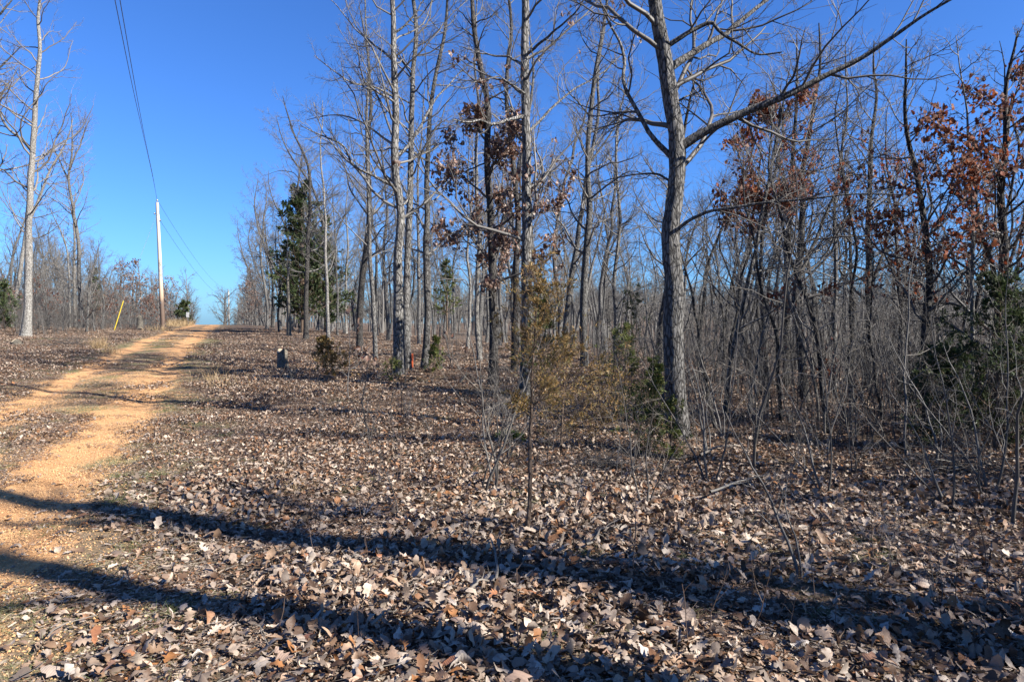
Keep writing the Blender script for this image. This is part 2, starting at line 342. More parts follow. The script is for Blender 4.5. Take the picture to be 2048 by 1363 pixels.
dead = mix(n, l, (.13, .09, .055), (.50, .36, .20), mth(n, l, 'MULTIPLY_ADD', mth(n, l, 'SUBTRACT', noise(n, l, co, 26, 8, .8), .5), 3.2, .5, clamp=True))
soil = mix(n, l, soil, dead, mth(n, l, 'MULTIPLY', strip, .75))
l.new(mix(n, l, soil, sandc, tr), p.inputs['Base Color']); p.inputs['Roughness'].default_value = .9; p.inputs['Specular IOR Level'].default_value = .15
b = n.new('ShaderNodeBump'); b.inputs['Strength'].default_value = .7; b.inputs['Distance'].default_value = .03
l.new(mth(n, l, 'ADD', mth(n, l, 'MULTIPLY', ls.outputs[1], mth(n, l, 'SUBTRACT', 1.0, tr)), mth(n, l, 'MULTIPLY', noise(n, l, co, 45, 6, .7), .9)), b.inputs['Height']); l.new(b.outputs[0], p.inputs['Normal'])
M_ground = m

# ------------------------------------------------------------------ ground
def axis(lo, hi, fine, near, gr=1.09):
    a = [0.]
    while a[-1] < hi: a.append(a[-1] + max(fine, (a[-1] - near) * (gr - 1) + fine if a[-1] > near else fine))
    b = [0.]
    while b[-1] < -lo: b.append(b[-1] + max(fine, (b[-1] - near) * (gr - 1) + fine if b[-1] > near else fine))
    return np.array([-v for v in b[:0:-1]] + a)
gx = axis(-900, 900, .16, 5, 1.05); gy = axis(-300, 1500, .16, 9, 1.045)
X, Y = np.meshgrid(gx, gy); Z = H(X, Y)
nx, ny = len(gx), len(gy); ii = np.arange(nx - 1)[None, :] + np.arange(ny - 1)[:, None] * nx
F = np.stack([ii, ii + 1, ii + nx + 1, ii + nx], -1).reshape(-1, 4)
ground = link('ground', mesh_np('ground', [(np.stack([X, Y, Z], -1).reshape(-1, 3), F)], M_ground))
tag(ground, kind='structure')

# ------------------------------------------------------------------ tree building
def crown(PT, RT, rng, n1=16, t0=.4, t1=.98, L1=(2, 4), ang=(45, 75), n2=6, n3=5, n4=3, wig=.18, up=.09, fine=1.0, rr1=.38, extra=None, kt=False):
    """branch levels off a trunk (and off extra limbs); returns L1, rest lists, tips"""
    lv = []
    if n1: P1, R1 = grow(PT[None], RT[None], n1, t0, t1, ang, 0, rr1, 10, rng, wig, up, L=L1, rmin=.008); lv.append((P1, R1, 5))
    Ps, Rs = ([P1], [R1]) if n1 else ([], [])
    if extra is not None:
        for e, er in extra: Ps.append(resamp(e, 10)[None]); Rs.append(np.interp(np.linspace(0, 1, 10), np.linspace(0, 1, len(er)), er)[None])
    Pa = np.concatenate(Ps); Ra = np.concatenate(Rs)
    P2, R2 = grow(Pa, Ra, n2, .2, 1, (25, 60), .45, .55, 7, rng, wig * 1.2, up, rmin=.0055 * fine); lv.append((P2, R2, 4))
    P3, R3 = grow(P2, R2, n3, .12, 1, (25, 60), .5, .6, 5 if kt else 4, rng, wig * 1.2, up, rmin=.0042 * fine); lv.append((P3, R3, 3))
    tips = P3
    if n4:
        P4, R4 = grow(P3, R3, n4, .15, 1, (25, 60), .55, .7, 3 if kt else 2, rng, wig, up, rmin=.003 * fine, tip=.5); lv.append((P4, R4, 3)); tips = P4
    return lv, tips
def hang_leaves(pts, m, rng, L=(.07, .13), prof=OAK2, spread=.06, droop=1.0):
    p = np.repeat(pts, m, 0) + rng.normal(0, spread, (len(pts) * m, 3)); N = len(p)
    ax = nrm(rng.normal(size=(N, 3)) * .7 + np.array([0, 0, -droop])); nm = rng.normal(size=(N, 3))
    ln = rng.uniform(*L, N)
    return leafmesh(p, ax, nm, ln, ln * rng.uniform(.5, .9, N), prof, rng, .5, .5)
def extend(P, Htop, rng, lean=None):
    """carry the trunk on upward to height Htop"""
    P = [np.array(a, float) for a in P]; d = nrm(P[-1] - P[-2]) if len(P) > 1 else np.array([0, 0, 1.])
    d[1] *= .3; z0 = P[0][2]
    while P[-1][2] - z0 < Htop - .3:
        d = nrm(d + rng.normal(size=3) * .12 + np.array([0, 0, .12])); P.append(P[-1] + d * .9)
    return P
def trunk_r(P, r, top=.12, flare=.45):
    h = np.concatenate([[0], np.cumsum(np.linalg.norm(np.diff(P, axis=0), axis=1))]); t = h / h[-1]
    return r * ((1 - t) ** .75 * (1 - top) + top) * (1 + flare * np.exp(-h / (r * 2.2)))
SEED = [10]
def hero(label, base, way, r, Ht, mat=M_oak, tw=M_twig, limbs=(), name='bare_tree', cat='tree', group=None, sides=10, rough=.06, leaves=None, kpm=5, lean=0, **cr):
    SEED[0] += 1; rng = np.random.default_rng(SEED[0])
    d = base[2] if len(base) > 2 else gdist(base[0], base[1]); B = gpt(base[0], base[1], d); B[2] -= .04
    P = [B - np.array([0, 0, .12])] + [W(a[0], a[1], d + (a[2] if len(a) > 2 else 0)) for a in way]
    P = extend(P, Ht, rng); tot = sum(np.linalg.norm(P[i + 1] - P[i]) for i in range(len(P) - 1))
    K = int(min(260, max(14, tot * kpm))); PT = resamp(P, K, .05 + .011 * tot, rng); RT = trunk_r(PT, r, flare=.6)
    root = empty(name, B, label, cat, group)
    link('trunk', mesh_np('trunk', [tubes(PT[None] - B, RT[None], sides, rough, SEED[0])], mat), root)
    ex = []
    for lb in limbs:
        pts, lr = lb[0], lb[1]; dz = lb[2] if len(lb) > 2 else 0
        Q = [W(a[0], a[1], d + dz * i / max(len(pts) - 1, 1)) for i, a in enumerate(pts)]
        j = np.argmin(np.linalg.norm(PT - Q[0], axis=1)); Q[0] = PT[j]
        LQ = resamp(Q, 28, .09, rng); LR = np.linspace(lr, lr * .25, 28) * (1 + .35 * np.exp(-np.arange(28) / 1.5))
        link('limb', mesh_np('limb', [tubes(LQ[None] - B, LR[None], max(7, sides // 2), rough, 5)], mat), root); ex.append((LQ, LR))
    sub = slice(None, None, max(1, K // 40))
    lv, tips = crown(PT[sub], RT[sub], rng, extra=ex or None, **cr)
    link('crown', mesh_np('crown', [tubes(a - B, b_, s) for a, b_, s in lv], tw), root)
    if leaves:
        tp = tips[:, -1]; f = leaves['where'](tp) if 'where' in leaves else np.ones(len(tp), bool); tp = tp[f]
        keep = rng.uniform(size=len(tp)) < leaves.get('p', .5) * (.03 + 1.7 * sst(leaves.get('c', .5), leaves.get('c', .5) + .13, vn(tp[:, 0] * 1.7, tp[:, 1] * 1.7, tp[:, 2] * 3.2))); tp = tp[keep]
        if len(tp): link('leaves', mesh_np('leaves', [(lambda a: (a[0] - B, a[1]))(hang_leaves(tp, leaves.get('m', 3), rng, leaves.get('L', (.08, .14))))], leaves.get('mat', M_rust)), root)
    return root

# the tall trees near the camera, waypoints follow the leaning of each stem
hero('large near oak with thick furrowed trunk and a long limb reaching up to the right', (1355, 872), [(1354, 800), (1348, 640), (1352, 540), (1340, 470), (1351, 380), (1350, 300), (1335, 200), (1325, 100), (1312, 0), (1300, -150)], .142, 12.5,
     M_oak, M_twigd, limbs=[([(1352, 300), (1400, 268), (1480, 232), (1560, 200), (1640, 160), (1720, 120), (1790, 70), (1850, 25), (1905, -5)], .058, -1.2),
                            ([(1345, 140), (1400, 98), (1450, 70), (1500, 30), (1545, -5), (1600, -60)], .05, .8),
                            ([(1350, 325), (1300, 280), (1270, 220), (1245, 150), (1255, 110), (1225, 50), (1205, 0), (1190, -60)], .036, .8),
                            ([(1345, 475), (1375, 445), (1420, 425), (1500, 410), (1590, 400), (1700, 385), (1800, 388)], .024, -1.6),
                            ([(1340, 95), (1385, 60), (1425, 45), (1435, 65), (1480, 90), (1510, 115), (1560, 108)], .034, -.5),
                            ([(1350, 215), (1400, 180)], .02, -.2),
                            ([(1350, 365), (1310, 345), (1260, 350), (1215, 360), (1190, 370)], .018, .8)],
     sides=28, rough=.13, kpm=22, kt=True, n1=22, t0=.3, t1=.98, L1=(1.2, 3.2), n2=7, n3=6, n4=4)
hero('straight shaggy-barked tree with pale plates behind the rusty cedar sapling', (1052, 790), [(1052, 700), (1050, 560), (1053, 400), (1056, 300), (1052, 150), (1055, 0), (1058, -150)], .125, 14,
     M_shag, M_twig, limbs=[([(1052, 232), (1020, 240), (985, 250), (960, 240), (930, 245), (905, 240)], .035, -1.5), ([(1058, 265), (1100, 215), (1150, 175), (1200, 150), (1260, 90)], .03, 1),
                            ([(1045, 130), (1010, 110), (960, 110), (920, 90)], .028, 1), ([(1060, 110), (1120, 60), (1180, -20)], .032, -1), ([(1050, 190), (1040, 175), (1000, 150), (950, 165)], .02, -1)],
     sides=20, rough=.16, kpm=14, n1=22, t0=.2, t1=.98, L1=(1.2, 3.2), n2=6, n3=5, n4=3,
     leaves=dict(mat=M_brownl, p=.10, m=2, L=(.08, .14)))
brown = dict(mat=M_brownl, p=1.0, m=4, c=.30, L=(.07, .13), where=lambda t: (t[:, 2] < 6.3) & (t[:, 2] > 2.3))
hero('dark-trunked oak hung with brown leaves left of the shaggy tree', (986, 772), [(985, 700), (985, 560), (984, 420), (978, 300), (982, 210), (965, 130), (950, 40), (945, -60)], .11, 11,
     M_dark, M_twigd, limbs=[([(980, 420), (940, 455), (900, 470), (880, 465)], .018, -1.5), ([(978, 330), (940, 340), (905, 350), (880, 345)], .018, -1), ([(985, 400), (1020, 380), (1060, 400), (1110, 415), (1150, 405)], .018, -1.5),
                             ([(980, 290), (1010, 270), (1040, 250)], .016, -1), ([(985, 480), (1010, 500), (1045, 500)], .014, -1), ([(968, 120), (950, 60), (915, 15)], .028, 0)],
     sides=16, rough=.1, kpm=10, n1=30, t0=.15, t1=.97, L1=(.8, 1.9), n2=6, n3=5, n4=2, leaves=brown)
hero('left trunk of the pale twin oaks standing close together, with spreading limbs', (797, 752), [(795, 650), (793, 540), (800, 410), (790, 340), (795, 200), (786, 90), (784, 0), (788, -120)], .135, 13,
     M_shag, M_twig, limbs=[([(790, 378), (745, 350), (700, 330), (690, 290), (655, 275), (600, 250)], .04, -1.5), ([(795, 310), (815, 300), (850, 240), (870, 200), (905, 160), (935, 130)], .045, 1),
                            ([(792, 200), (750, 172), (700, 165), (660, 135), (630, 110)], .03, -1), ([(790, 120), (740, 85), (700, 45), (650, -10)], .03, 1), ([(788, 62), (830, 30), (860, -20)], .03, 0), ([(798, 415), (815, 405), (820, 340)], .03, .3)],
     sides=18, rough=.1, kpm=9, n1=24, t0=.3, L1=(1.5, 3.6), n2=6, n3=6, n4=3)
hero('right, darker trunk of the twin oaks standing close together', (816, 748, gdist(816, 748) + .35), [(813, 650), (815, 540), (820, 420), (822, 300), (822, 170), (832, 80), (826, -10)], .105, 13,
     M_oak, M_twig, limbs=[([(822, 300), (860, 330), (930, 345), (960, 350)], .022, 1), ([(825, 150), (800, 120), (780, 90)], .025, .4)], sides=16, rough=.1, kpm=8, n1=24, t0=.35, L1=(1.2, 3.2), n2=6, n3=5, n4=3)
def med(label, b, way, r, Ht, **k):
    a = dict(sides=10, rough=.07, kpm=5, n1=28, t0=.25, L1=(1.1, 3.1), n2=6, n3=4, n4=3, fine=1.15); a.update({'n4': 2} if b[1] < 695 else {}); a.update(k)
    if b[0] > 1500: Ht = min(Ht, .40 * gdist(b[0], b[1]) + 1.7)
    return hero(label, b, way, r, Ht, **a)
med('slim tree just right of the twin oaks beside the green cedar bush', (847, 742), [(850, 650), (849, 540), (853, 400), (862, 250), (880, 120), (890, 0)], .10, 12)
med('thin grey tree right of the twin oaks, farther back than its neighbour', (838, 690), [(836, 560), (832, 430), (838, 280), (846, 150)], .09, 12)
med('grey tree leaning slightly right with forked top, left of the twin oaks', (720, 702), [(722, 600), (736, 470), (742, 380), (735, 300), (742, 200), (735, 110)], .13, 13, mat=M_dark, limbs=[([(740, 430), (700, 380), (690, 330), (640, 290)], .035, 1), ([(742, 360), (775, 300), (800, 260)], .03, 1)])
med('straight slender tree standing between the leaning tree and the twin oaks', (752, 722), [(748, 620), (740, 500), (738, 400), (737, 250), (738, 150)], .075, 12)
med('tree with a low fork nearest left of the twin oaks, on the rise', (777, 682), [(773, 600), (768, 520), (775, 430), (765, 320)], .11, 11, limbs=[([(773, 525), (745, 470), (735, 400)], .04, 1)])
med('dark straight tree in front of the tall cedar on the rise', (612, 680), [(615, 600), (617, 500), (622, 420), (620, 330), (600, 290)], .125, 12, mat=M_dark, limbs=[([(620, 400), (590, 345), (560, 340), (535, 350)], .03, -1), ([(620, 470), (650, 430), (700, 380)], .03, 1)])
med('smooth pale slender tree between the tall cedar and the leaning tree', (657, 684), [(655, 600), (652, 500), (648, 400), (642, 300), (650, 240)], .085, 11, mat=M_pale)
med('thin tree behind the rusty shrub, second from the tall cedar', (675, 672), [(674, 600), (672, 500), (668, 400)], .07, 10)
med('tree with fine upright crown beyond the rusty shrub', (693, 668), [(692, 600), (695, 500), (692, 420)], .10, 11, mat=M_pale)
med('dark slim tree at the near edge of the far stand by the track', (545, 648, 62), [(545, 600), (540, 520), (530, 460)], .13, 10, mat=M_dark)
med('tree leaning right behind the dark leafy oak', (960, 722), [(955, 640), (958, 560), (962, 480), (955, 350), (960, 200)], .085, 12, mat=M_pale)
med('slender sunlit tree between the slim tree and the leafy oak', (935, 700), [(936, 600), (932, 500), (938, 400)], .07, 10, mat=M_pale)
med('dark trunk half hidden just left of the shaggy tree', (1030, 748), [(1032, 650), (1036, 560), (1035, 450), (1030, 330), (1010, 200), (1015, 60)], .10, 12, mat=M_dark)
med('leftmost stem of the leaning clump right of the shaggy tree', (1122, 722), [(1130, 620), (1142, 530), (1158, 440), (1172, 350), (1190, 250), (1195, 150), (1215, 20)], .11, 12)
med('upright middle stem of the leaning clump right of the shaggy tree', (1170, 735), [(1172, 620), (1178, 500), (1182, 400), (1178, 300), (1188, 200), (1200, 90), (1220, -20)], .12, 13, limbs=[([(1180, 400), (1215, 370), (1260, 340), (1330, 360)], .03, -1), ([(1180, 330), (1220, 270), (1250, 220), (1300, 150)], .035, 1)])
med('broken-topped stem leaning right out of the clump beyond the cedar sapling', (1140, 700), [(1160, 620), (1185, 540), (1200, 470), (1212, 400), (1222, 370)], .11, 7.2, t0=.5, n1=8)
med('thin grey tree with low curved limb between the clump and the big oak', (1230, 725), [(1228, 640), (1222, 560), (1235, 480), (1240, 420), (1232, 330)], .075, 10, limbs=[([(1225, 620), (1250, 590), (1290, 570), (1330, 560)], .02, -1)])
med('dark leaning trunk just left of and behind the big near oak', (1318, 735), [(1322, 650), (1335, 580), (1340, 500)], .12, 9, mat=M_dark)
med('slim leaning sapling tree right of the big oak with a kinked stem', (1448, 840), [(1462, 740), (1478, 660), (1492, 590), (1506, 540), (1520, 470)], .045, 6, mat=M_oak, tw=M_twig)
rl = lambda lo, hi, p=.8, m=2: dict(mat=M_rust, p=p * .62, m=m, c=.45, L=(.05, .10), where=lambda t: (t[:, 2] < hi) & (t[:, 2] > lo))
med('slender oak holding a high patch of rust leaves right of the long limb', (1530, 822), [(1528, 700), (1522, 560), (1530, 420), (1545, 330), (1560, 270)], .05, 5.4, mat=M_dark, tw=M_twigd, t0=.45, L1=(.6, 1.3), leaves=rl(3.2, 5.6, .8, 3),
    limbs=[([(1535, 400), (1500, 330), (1460, 320)], .012, -.3), ([(1548, 300), (1590, 280), (1630, 280)], .012, -.5)])
med('straight dark tree behind the rust-leaved slender oak', (1572, 775), [(1572, 650), (1575, 500), (1582, 400), (1590, 260), (1600, 150)], .09, 11, mat=M_dark, tw=M_twigd)
med('crooked dark tree with a V of limbs among the right-hand brush', (1612, 800), [(1604, 700), (1590, 600), (1598, 520), (1605, 440), (1610, 330)], .09, 10, mat=M_dark, tw=M_twigd, limbs=[([(1600, 560), (1630, 480), (1660, 400), (1690, 300)], .045, .5)])
med('thin straight pole-like tree right of the V-limbed tree', (1668, 790), [(1668, 650), (1672, 500), (1670, 400)], .05, 8, mat=M_oak)
med('pair-stemmed dark tree in the middle of the right-hand thicket', (1732, 780), [(1730, 650), (1735, 500), (1740, 380), (1750, 250)], .09, 11, mat=M_dark, tw=M_twigd, limbs=[([(1732, 600), (1760, 520), (1785, 430), (1830, 300)], .045, .4)])
med('leafy oak with an arc of rust leaves and dark crooked stem at right', (1858, 862), [(1852, 760), (1845, 650), (1858, 590), (1848, 500), (1838, 420), (1830, 345)], .07, 5.2, mat=M_dark, tw=M_twigd, t0=.3, L1=(.8, 1.7), leaves=rl(2.4, 4.6, .9, 2),
    limbs=[([(1838, 400), (1790, 370), (1740, 350), (1700, 350)], .016, -.4), ([(1838, 430), (1790, 440), (1740, 450)], .014, .3), ([(1840, 470), (1890, 430), (1920, 400)], .014, .3)])
med('thin straight light-barked tree between the two rust-leaved oaks at right', (1938, 872), [(1940, 700), (1940, 500), (1938, 350), (1935, 200)], .035, 6, mat=M_pale, L1=(.6, 1.2))
med('thick leaning oak with rust leaves near the right edge', (2003, 868), [(2000, 740), (2006, 650), (2012, 520), (2010, 420), (2005, 330), (2010, 200)], .085, 7.5, mat=M_dark, tw=M_twigd, t0=.2, L1=(.8, 1.8), leaves=rl(1.9, 5.2, .75, 2),
    limbs=[([(2003, 640), (1985, 540), (1965, 460), (1950, 380), (1935, 300)], .04, .3), ([(2010, 440), (2040, 380), (2060, 330)], .02, -.4)])
med('low young oak with a spray of rust leaves amid the thicket', (1640, 838), [(1630, 740), (1600, 640), (1570, 590)], .022, 2.0, mat=M_twigd, tw=M_twigd, n1=10, L1=(.4, .9), n2=4, n3=4, n4=2, leaves=dict(mat=M_rust, p=.5, m=2, c=.4, L=(.05, .10)),
    limbs=[([(1612, 660), (1570, 600), (1545, 585)], .01, -.3), ([(1605, 650), (1640, 600), (1660, 575)], .01, -.3)], name='oak_sapling', cat='sapling')
# left side of the track
med('tall pale-trunked tree at far left, forking high above the track edge', (52, 674), [(58, 560), (62, 450), (67, 380), (70, 300), (78, 200), (86, 90), (84, 20)], .205, 19, mat=M_pale, tw=M_twigp, sides=14, L1=(2.5, 5), n1=26, t0=.35, fine=1.5,
    limbs=[([(69, 300), (40, 275), (20, 262), (5, 240), (-5, 200), (-15, 120)], .08, 0), ([(72, 320), (110, 300), (150, 270)], .04, 2), ([(70, 430), (95, 380), (120, 350)], .03, -2)])
med('sinuous grey tree with fan-shaped crown second from the left edge', (163, 657), [(163, 600), (160, 500), (148, 420), (136, 360), (142, 300), (140, 250)], .17, 15.5, tw=M_twigp, L1=(2, 4), n1=24, t0=.45, fine=1.7, limbs=[([(136, 360), (118, 320), (105, 290)], .07, 1), ([(140, 340), (165, 280), (180, 230)], .07, 1)])
med('straight thin tree just left of the sinuous grey tree', (152, 655), [(152, 560), (150, 470), (150, 420)], .13, 11, mat=M_pale, tw=M_twigp, fine=1.7)
med('thinnest straight tree left of the sinuous grey tree', (141, 656), [(141, 600), (139, 520)], .09, 9, mat=M_pale, tw=M_twigp, fine=1.7)
med('leaning pale tree in the brush left of the tall pale trunk', (22, 655, 46), [(30, 600), (42, 530), (50, 480)], .16, 14, mat=M_pale, tw=M_twigp, L1=(2, 4), n1=26, t0=.4, fine=1.6)
med('tall tree whose crown hangs in at the top left corner', (-90, 680, 34), [(-85, 500), (-70, 300), (-60, 150), (-50, 50)], .24, 19, tw=M_twigp, L1=(3, 6), n1=30, t0=.4, fine=1.6, limbs=[([(-62, 170), (-20, 150), (10, 130), (40, 95)], .08, 0), ([(-50, 60), (0, 30), (40, -20)], .08, 0)])
med('lone round-crowned bare tree on the skyline behind the far pole', (452, 652, 120), [(450, 620), (450, 590)], .22, 7.5, n1=26, t0=.2, L1=(2, 4.5), n2=6, fine=3.2, ang=(50, 85), limbs=[([(450, 610), (430, 590), (415, 590)], .09, 0), ([(450, 600), (470, 580), (480, 575)], .09, 0)])
hero('branchless cut-off snag standing like a post beside the tall cedar', (578, 672), [(577, 600), (576, 540), (575, 476)], .125, 5.2, M_snag, M_twigp, name='snag', cat='dead tree', sides=14, rough=.05, kpm=9, n1=4, t0=.55, t1=.8, L1=(.6, 1.6), n2=3, n3=2, n4=0, fine=2)

# ------------------------------------------------------------------ cedars
def cedar(label, base, Ht, wid, mat, dens=1.0, ln=.09, wd=.012, seed=1, nb=60, r=.05, lift=20, name='cedar_tree', cat='cedar', bot=.08, lean=0, shape=.8, n2=7, n3=5, per=7):
    rng = np.random.default_rng(seed); B = gpt(*base) if len(base) == 2 else gpt(base[0], base[1], base[2])
    P = resamp([np.array([0, 0, -.1]), np.array([lean * .4, 0, Ht * .5]), np.array([lean, 0, Ht])], 30, .06 * Ht / 3, rng); R = np.linspace(r, r * .08, 30)
    root = empty(name, B, label, cat)
    link('trunk', mesh_np('trunk', [tubes(P[None], R[None], 9, .06, 1)], M_cedbark), root)
    P1, R1 = grow(P[None], R[None], nb, bot, .98, (60 - lift * .5, 100 - lift), 0, .3, 8, rng, .12, .06, L=(.9, 1.1), rmin=.003)
    t = (P1[:, 0, 2] / Ht); sc_ = wid * (np.clip(1.02 - t, 0, 1) ** shape * .9 + .06) * rng.uniform(.3, 1.35, len(t)) * np.minimum(1, .5 + t * 3)
    P1 = P1[:, :1] + (P1 - P1[:, :1]) * sc_[:, None, None]
    P2, R2 = grow(P1, R1, n2, .15, 1, (30, 60), .42, .6, 5, rng, .15, .08, rmin=.002)
    P3, R3 = grow(P2, R2, n3, .1, 1, (25, 55), .5, .6, 3, rng, .12, .08, rmin=.0015)
    fk = tubes(P1, R1, 4), tubes(P2, R2, 3)
    link('branches', mesh_np('branches', list(fk), M_cedbark), root)
    cl = P3[:, 0]; kp = rng.uniform(size=len(P3)) < .12 + 1.2 * sst(.36, .6, vn(cl[:, 0] * 5 / wid + seed, cl[:, 1] * 5 / wid, cl[:, 2] * 5 / wid)); P3 = P3[kp]
    N = len(P3); m = max(1, int(per * dens)); idx = np.repeat(np.arange(N), m); tt = rng.uniform(0, 1, len(idx))[:, None]
    base_ = P3[idx, 0] + (P3[idx, -1] - P3[idx, 0]) * tt; D = nrm(P3[idx, -1] - P3[idx, 0])
    D = nrm(D + rng.normal(size=D.shape) * .45 + np.array([0, 0, .12])); s = nrm(np.cross(D, rng.normal(size=D.shape)))
    l_ = ln * rng.uniform(.5, 1.4, len(idx))[:, None]; w_ = wd * rng.uniform(.6, 1.3, len(idx))[:, None]
    V = np.stack([base_ - s * w_ * .3, base_ + D * l_ * .55 - s * w_, base_ + D * l_, base_ + D * l_ * .5 + s * w_], 1)
    link('foliage', mesh_np('foliage', [(V.reshape(-1, 3), np.arange(len(idx) * 4).reshape(-1, 4))], mat, False), root)
    return root
cedar('tall dark green cedar at the left edge of the woods by the snag', (606, 655, 43), 9.4, 3.1, M_cedar, 1, .19, .036, 3, 140, .15, 30, n2=7, n3=5, per=11, shape=.42)
cedar('thin darker green cedar standing behind the tall cedar', (650, 655, 47), 8.0, 2.6, M_cedar, 1, .28, .05, 4, 70, .10, 25, n2=6, n3=4, per=5, shape=.6)
cedar('rusty olive cedar sapling on a thin bare stem in the foreground', (1052, 1078), 2.05, .66, M_cedarb, .9, .035, .0032, 5, 60, .019, 28, 'cedar_sapling', 'sapling', .42, .10, .35, n2=8, n3=6, per=6)
cedar('rusty bushy low cedar behind the thin-stemmed sapling', (1120, 905), 1.5, .8, M_cedarb, .7, .04, .0045, 6, 60, .02, 25, 'cedar_bush', 'bush', .08, .1, .5, n2=7, n3=5, per=6)
cedar('spreading rusty cedar seedling right of the feathery one', (1190, 880), 1.1, .75, M_cedarb, .7, .045, .005, 26, 50, .016, 25, 'cedar_bush', 'bush', .08, .1, .45, n2=7, n3=5, per=5)
cedar('olive cedar bush half way between the rusty cedars and the big oak', (1245, 850), 1.5, .7, M_cedarl, .7, .05, .006, 27, 50, .018, 25, 'cedar_bush', 'bush', .08, .1, .45, n2=7, n3=5, per=5)
cedar('feathery taller cedar with olive top right of the shaggy tree', (1085, 800), 2.5, .75, M_cedarl, 1, .06, .007, 7, 60, .03, 28, 'cedar_bush', 'bush', .2, -.1, .6, n2=7, n3=5, per=5)
cedar('fresh green cedar bush at the foot of the big near oak, left side', (1300, 905), 1.15, .48, M_cedarl, 1, .04, .005, 8, 55, .018, 28, 'cedar_bush', 'bush', .06, .05, .5, n2=7, n3=5, per=6)
cedar('low green cedar touching the base of the big near oak', (1338, 915), .75, .32, M_cedarl, 1, .035, .005, 9, 40, .014, 28, 'cedar_bush', 'bush', .06, .05, .5, n2=6, n3=5, per=6)
cedar('dark green cedar at the right edge behind the near brush', (1990, 905), 2.2, 1.0, M_cedar, 1.8, .05, .007, 10, 80, .03, 22, 'cedar_tree', 'cedar', .1, .05, .55, n2=8, n3=5, per=6)
cedar('small dark cedar left of the right-edge cedar', (1890, 905), 1.3, .8, M_cedar, 1.6, .05, .006, 11, 50, .02, 22, 'cedar_bush', 'bush', .1, -.1, .5, n2=7, n3=5, per=6)
cedar('little bright cedar bush beside the slim tree right of the twin oaks', (868, 748), .95, .42, M_cedarl, .6, .08, .012, 12, 36, .02, 28, 'cedar_bush', 'bush', .1, .05, .5, n2=5, n3=4, per=5)
cedar('low green cedar at the foot of the twin oaks', (790, 762), .55, .4, M_cedarl, 1, .07, .01, 13, 24, .014, 20, 'cedar_bush', 'bush', .1, 0, .4, n2=4, n3=4, per=4)
cedar('rust-brown feathery shrub on the rise left of the leaning tree', (672, 760), 1.05, .62, M_cedarb, 1, .07, .009, 14, 46, .016, 20, 'cedar_bush', 'bush', .15, -.3, .45, n2=6, n3=4, per=5)
cedar('dim green cedar deep in the thicket behind the big oak', (1265, 760, 17), 2.4, .9, M_cedar, .8, .08, .010, 15, 50, .03, 22, 'cedar_tree', 'cedar', .1, 0, .6, n2=6, n3=4, per=4)
cedar('green cedar in the brush at the far left edge', (10, 655, 42), 3.0, 1.5, M_cedar, 1, .2, .035, 16, 50, .05, 22, 'cedar_tree', 'cedar', .05, 0, .6, n2=6, n3=4, per=4)
cedar('small round evergreen at the crest beside the track', (368, 650, 70), 2.4, 1.5, M_cedar, 1, .22, .04, 17, 40, .05, 18, 'cedar_bush', 'bush', .04, 0, .4, n2=5, n3=4, per=5)
cedar('small dark evergreen behind the rust-leaved brush left of the pole', (192, 640, 62), 5.2, 1.1, M_cedar, 1, .25, .04, 18, 40, .06, 22, 'cedar_tree', 'cedar', .1, 0, .7, n2=5, n3=3, per=4)
cedar('pale green pine-like top among the trees between twin oaks and leafy oak', (895, 690, 42), 5.0, 1.2, M_cedarl, 1, .25, .03, 19, 44, .07, 22, 'cedar_tree', 'cedar', .3, 0, .6, n2=5, n3=3, per=3)

# ------------------------------------------------------------------ repeated background trees
def tree_variant(seed, Ht, r, n1, t0, L1, n2=5, n3=5, n4=2, fine=1.6, up=.09, ang=(30, 60), straight=False):
    rng = np.random.default_rng(seed); P = [np.array([0, 0, -.2]), np.array([rng.normal(0, .1), rng.normal(0, .1), 1.5])]
    P = extend(P, Ht, rng) if not straight else [np.array([0, 0, -.2]), np.array([.05, 0, Ht * .5]), np.array([0, .05, Ht])]
    PT = resamp(P, 34, .3 if not straight else .12, rng); RT = trunk_r(PT, r, .1 if not straight else .45, .35)
    tk = mesh_np('trunk', [tubes(PT[None], RT[None], 8, .05, seed)], M_dark if 160 <= seed < 170 else M_oak)
    lv, tips = crown(PT, RT, rng, n1, t0, .98, L1, ang, n2, n3, n4, .21, up, fine)
    return tk, mesh_np('crown', [tubes(a, b_, s) for a, b_, s in lv], M_twig), tips
MARKS = [(0, 'the left edge'), (60, 'the pale-trunked tree'), (160, 'the sinuous grey tree'), (245, 'the yellow guy guard'), (325, 'the near utility pole'), (455, 'the far utility pole'), (577, 'the cut-off snag'), (655, 'the smooth pale tree'),
         (735, 'the leaning tree'), (800, 'the twin oaks'), (850, 'the slim tree'), (985, 'the leafy dark oak'), (1052, 'the shaggy tree'), (1170, 'the leaning clump'), (1235, 'the low-limbed tree'), (1350, 'the big near oak'),
         (1450, 'the kinked sapling'), (1530, 'the slender oak'), (1605, 'the crooked tree'), (1668, 'the pole-like tree'), (1735, 'the pair-stemmed tree'), (1850, 'the arc-leaved oak'), (1940, 'the light-barked tree'), (2005, 'the leaning oak')]
def where(px):
    if px > 2048: return 'just beyond the right edge' + (', nearest the camera' if px > 2250 else '')
    if px < 0: return 'just beyond the left edge'
    k = max(i for i, (a, _) in enumerate(MARKS) if a <= px)
    if k == len(MARKS) - 1: return 'right of ' + MARKS[k][1]
    f = (px - MARKS[k][0]) / (MARKS[k + 1][0] - MARKS[k][0])
    return 'just right of ' + MARKS[k][1] if f < .3 else 'just left of ' + MARKS[k + 1][1] if f > .7 else 'between ' + MARKS[k][1] + ' and ' + MARKS[k + 1][1]
def depth(y): return 'near' if y < 12 else 'nearer' if y < 22 else 'mid-distance' if y < 38 else 'far' if y < 65 else 'farthest'
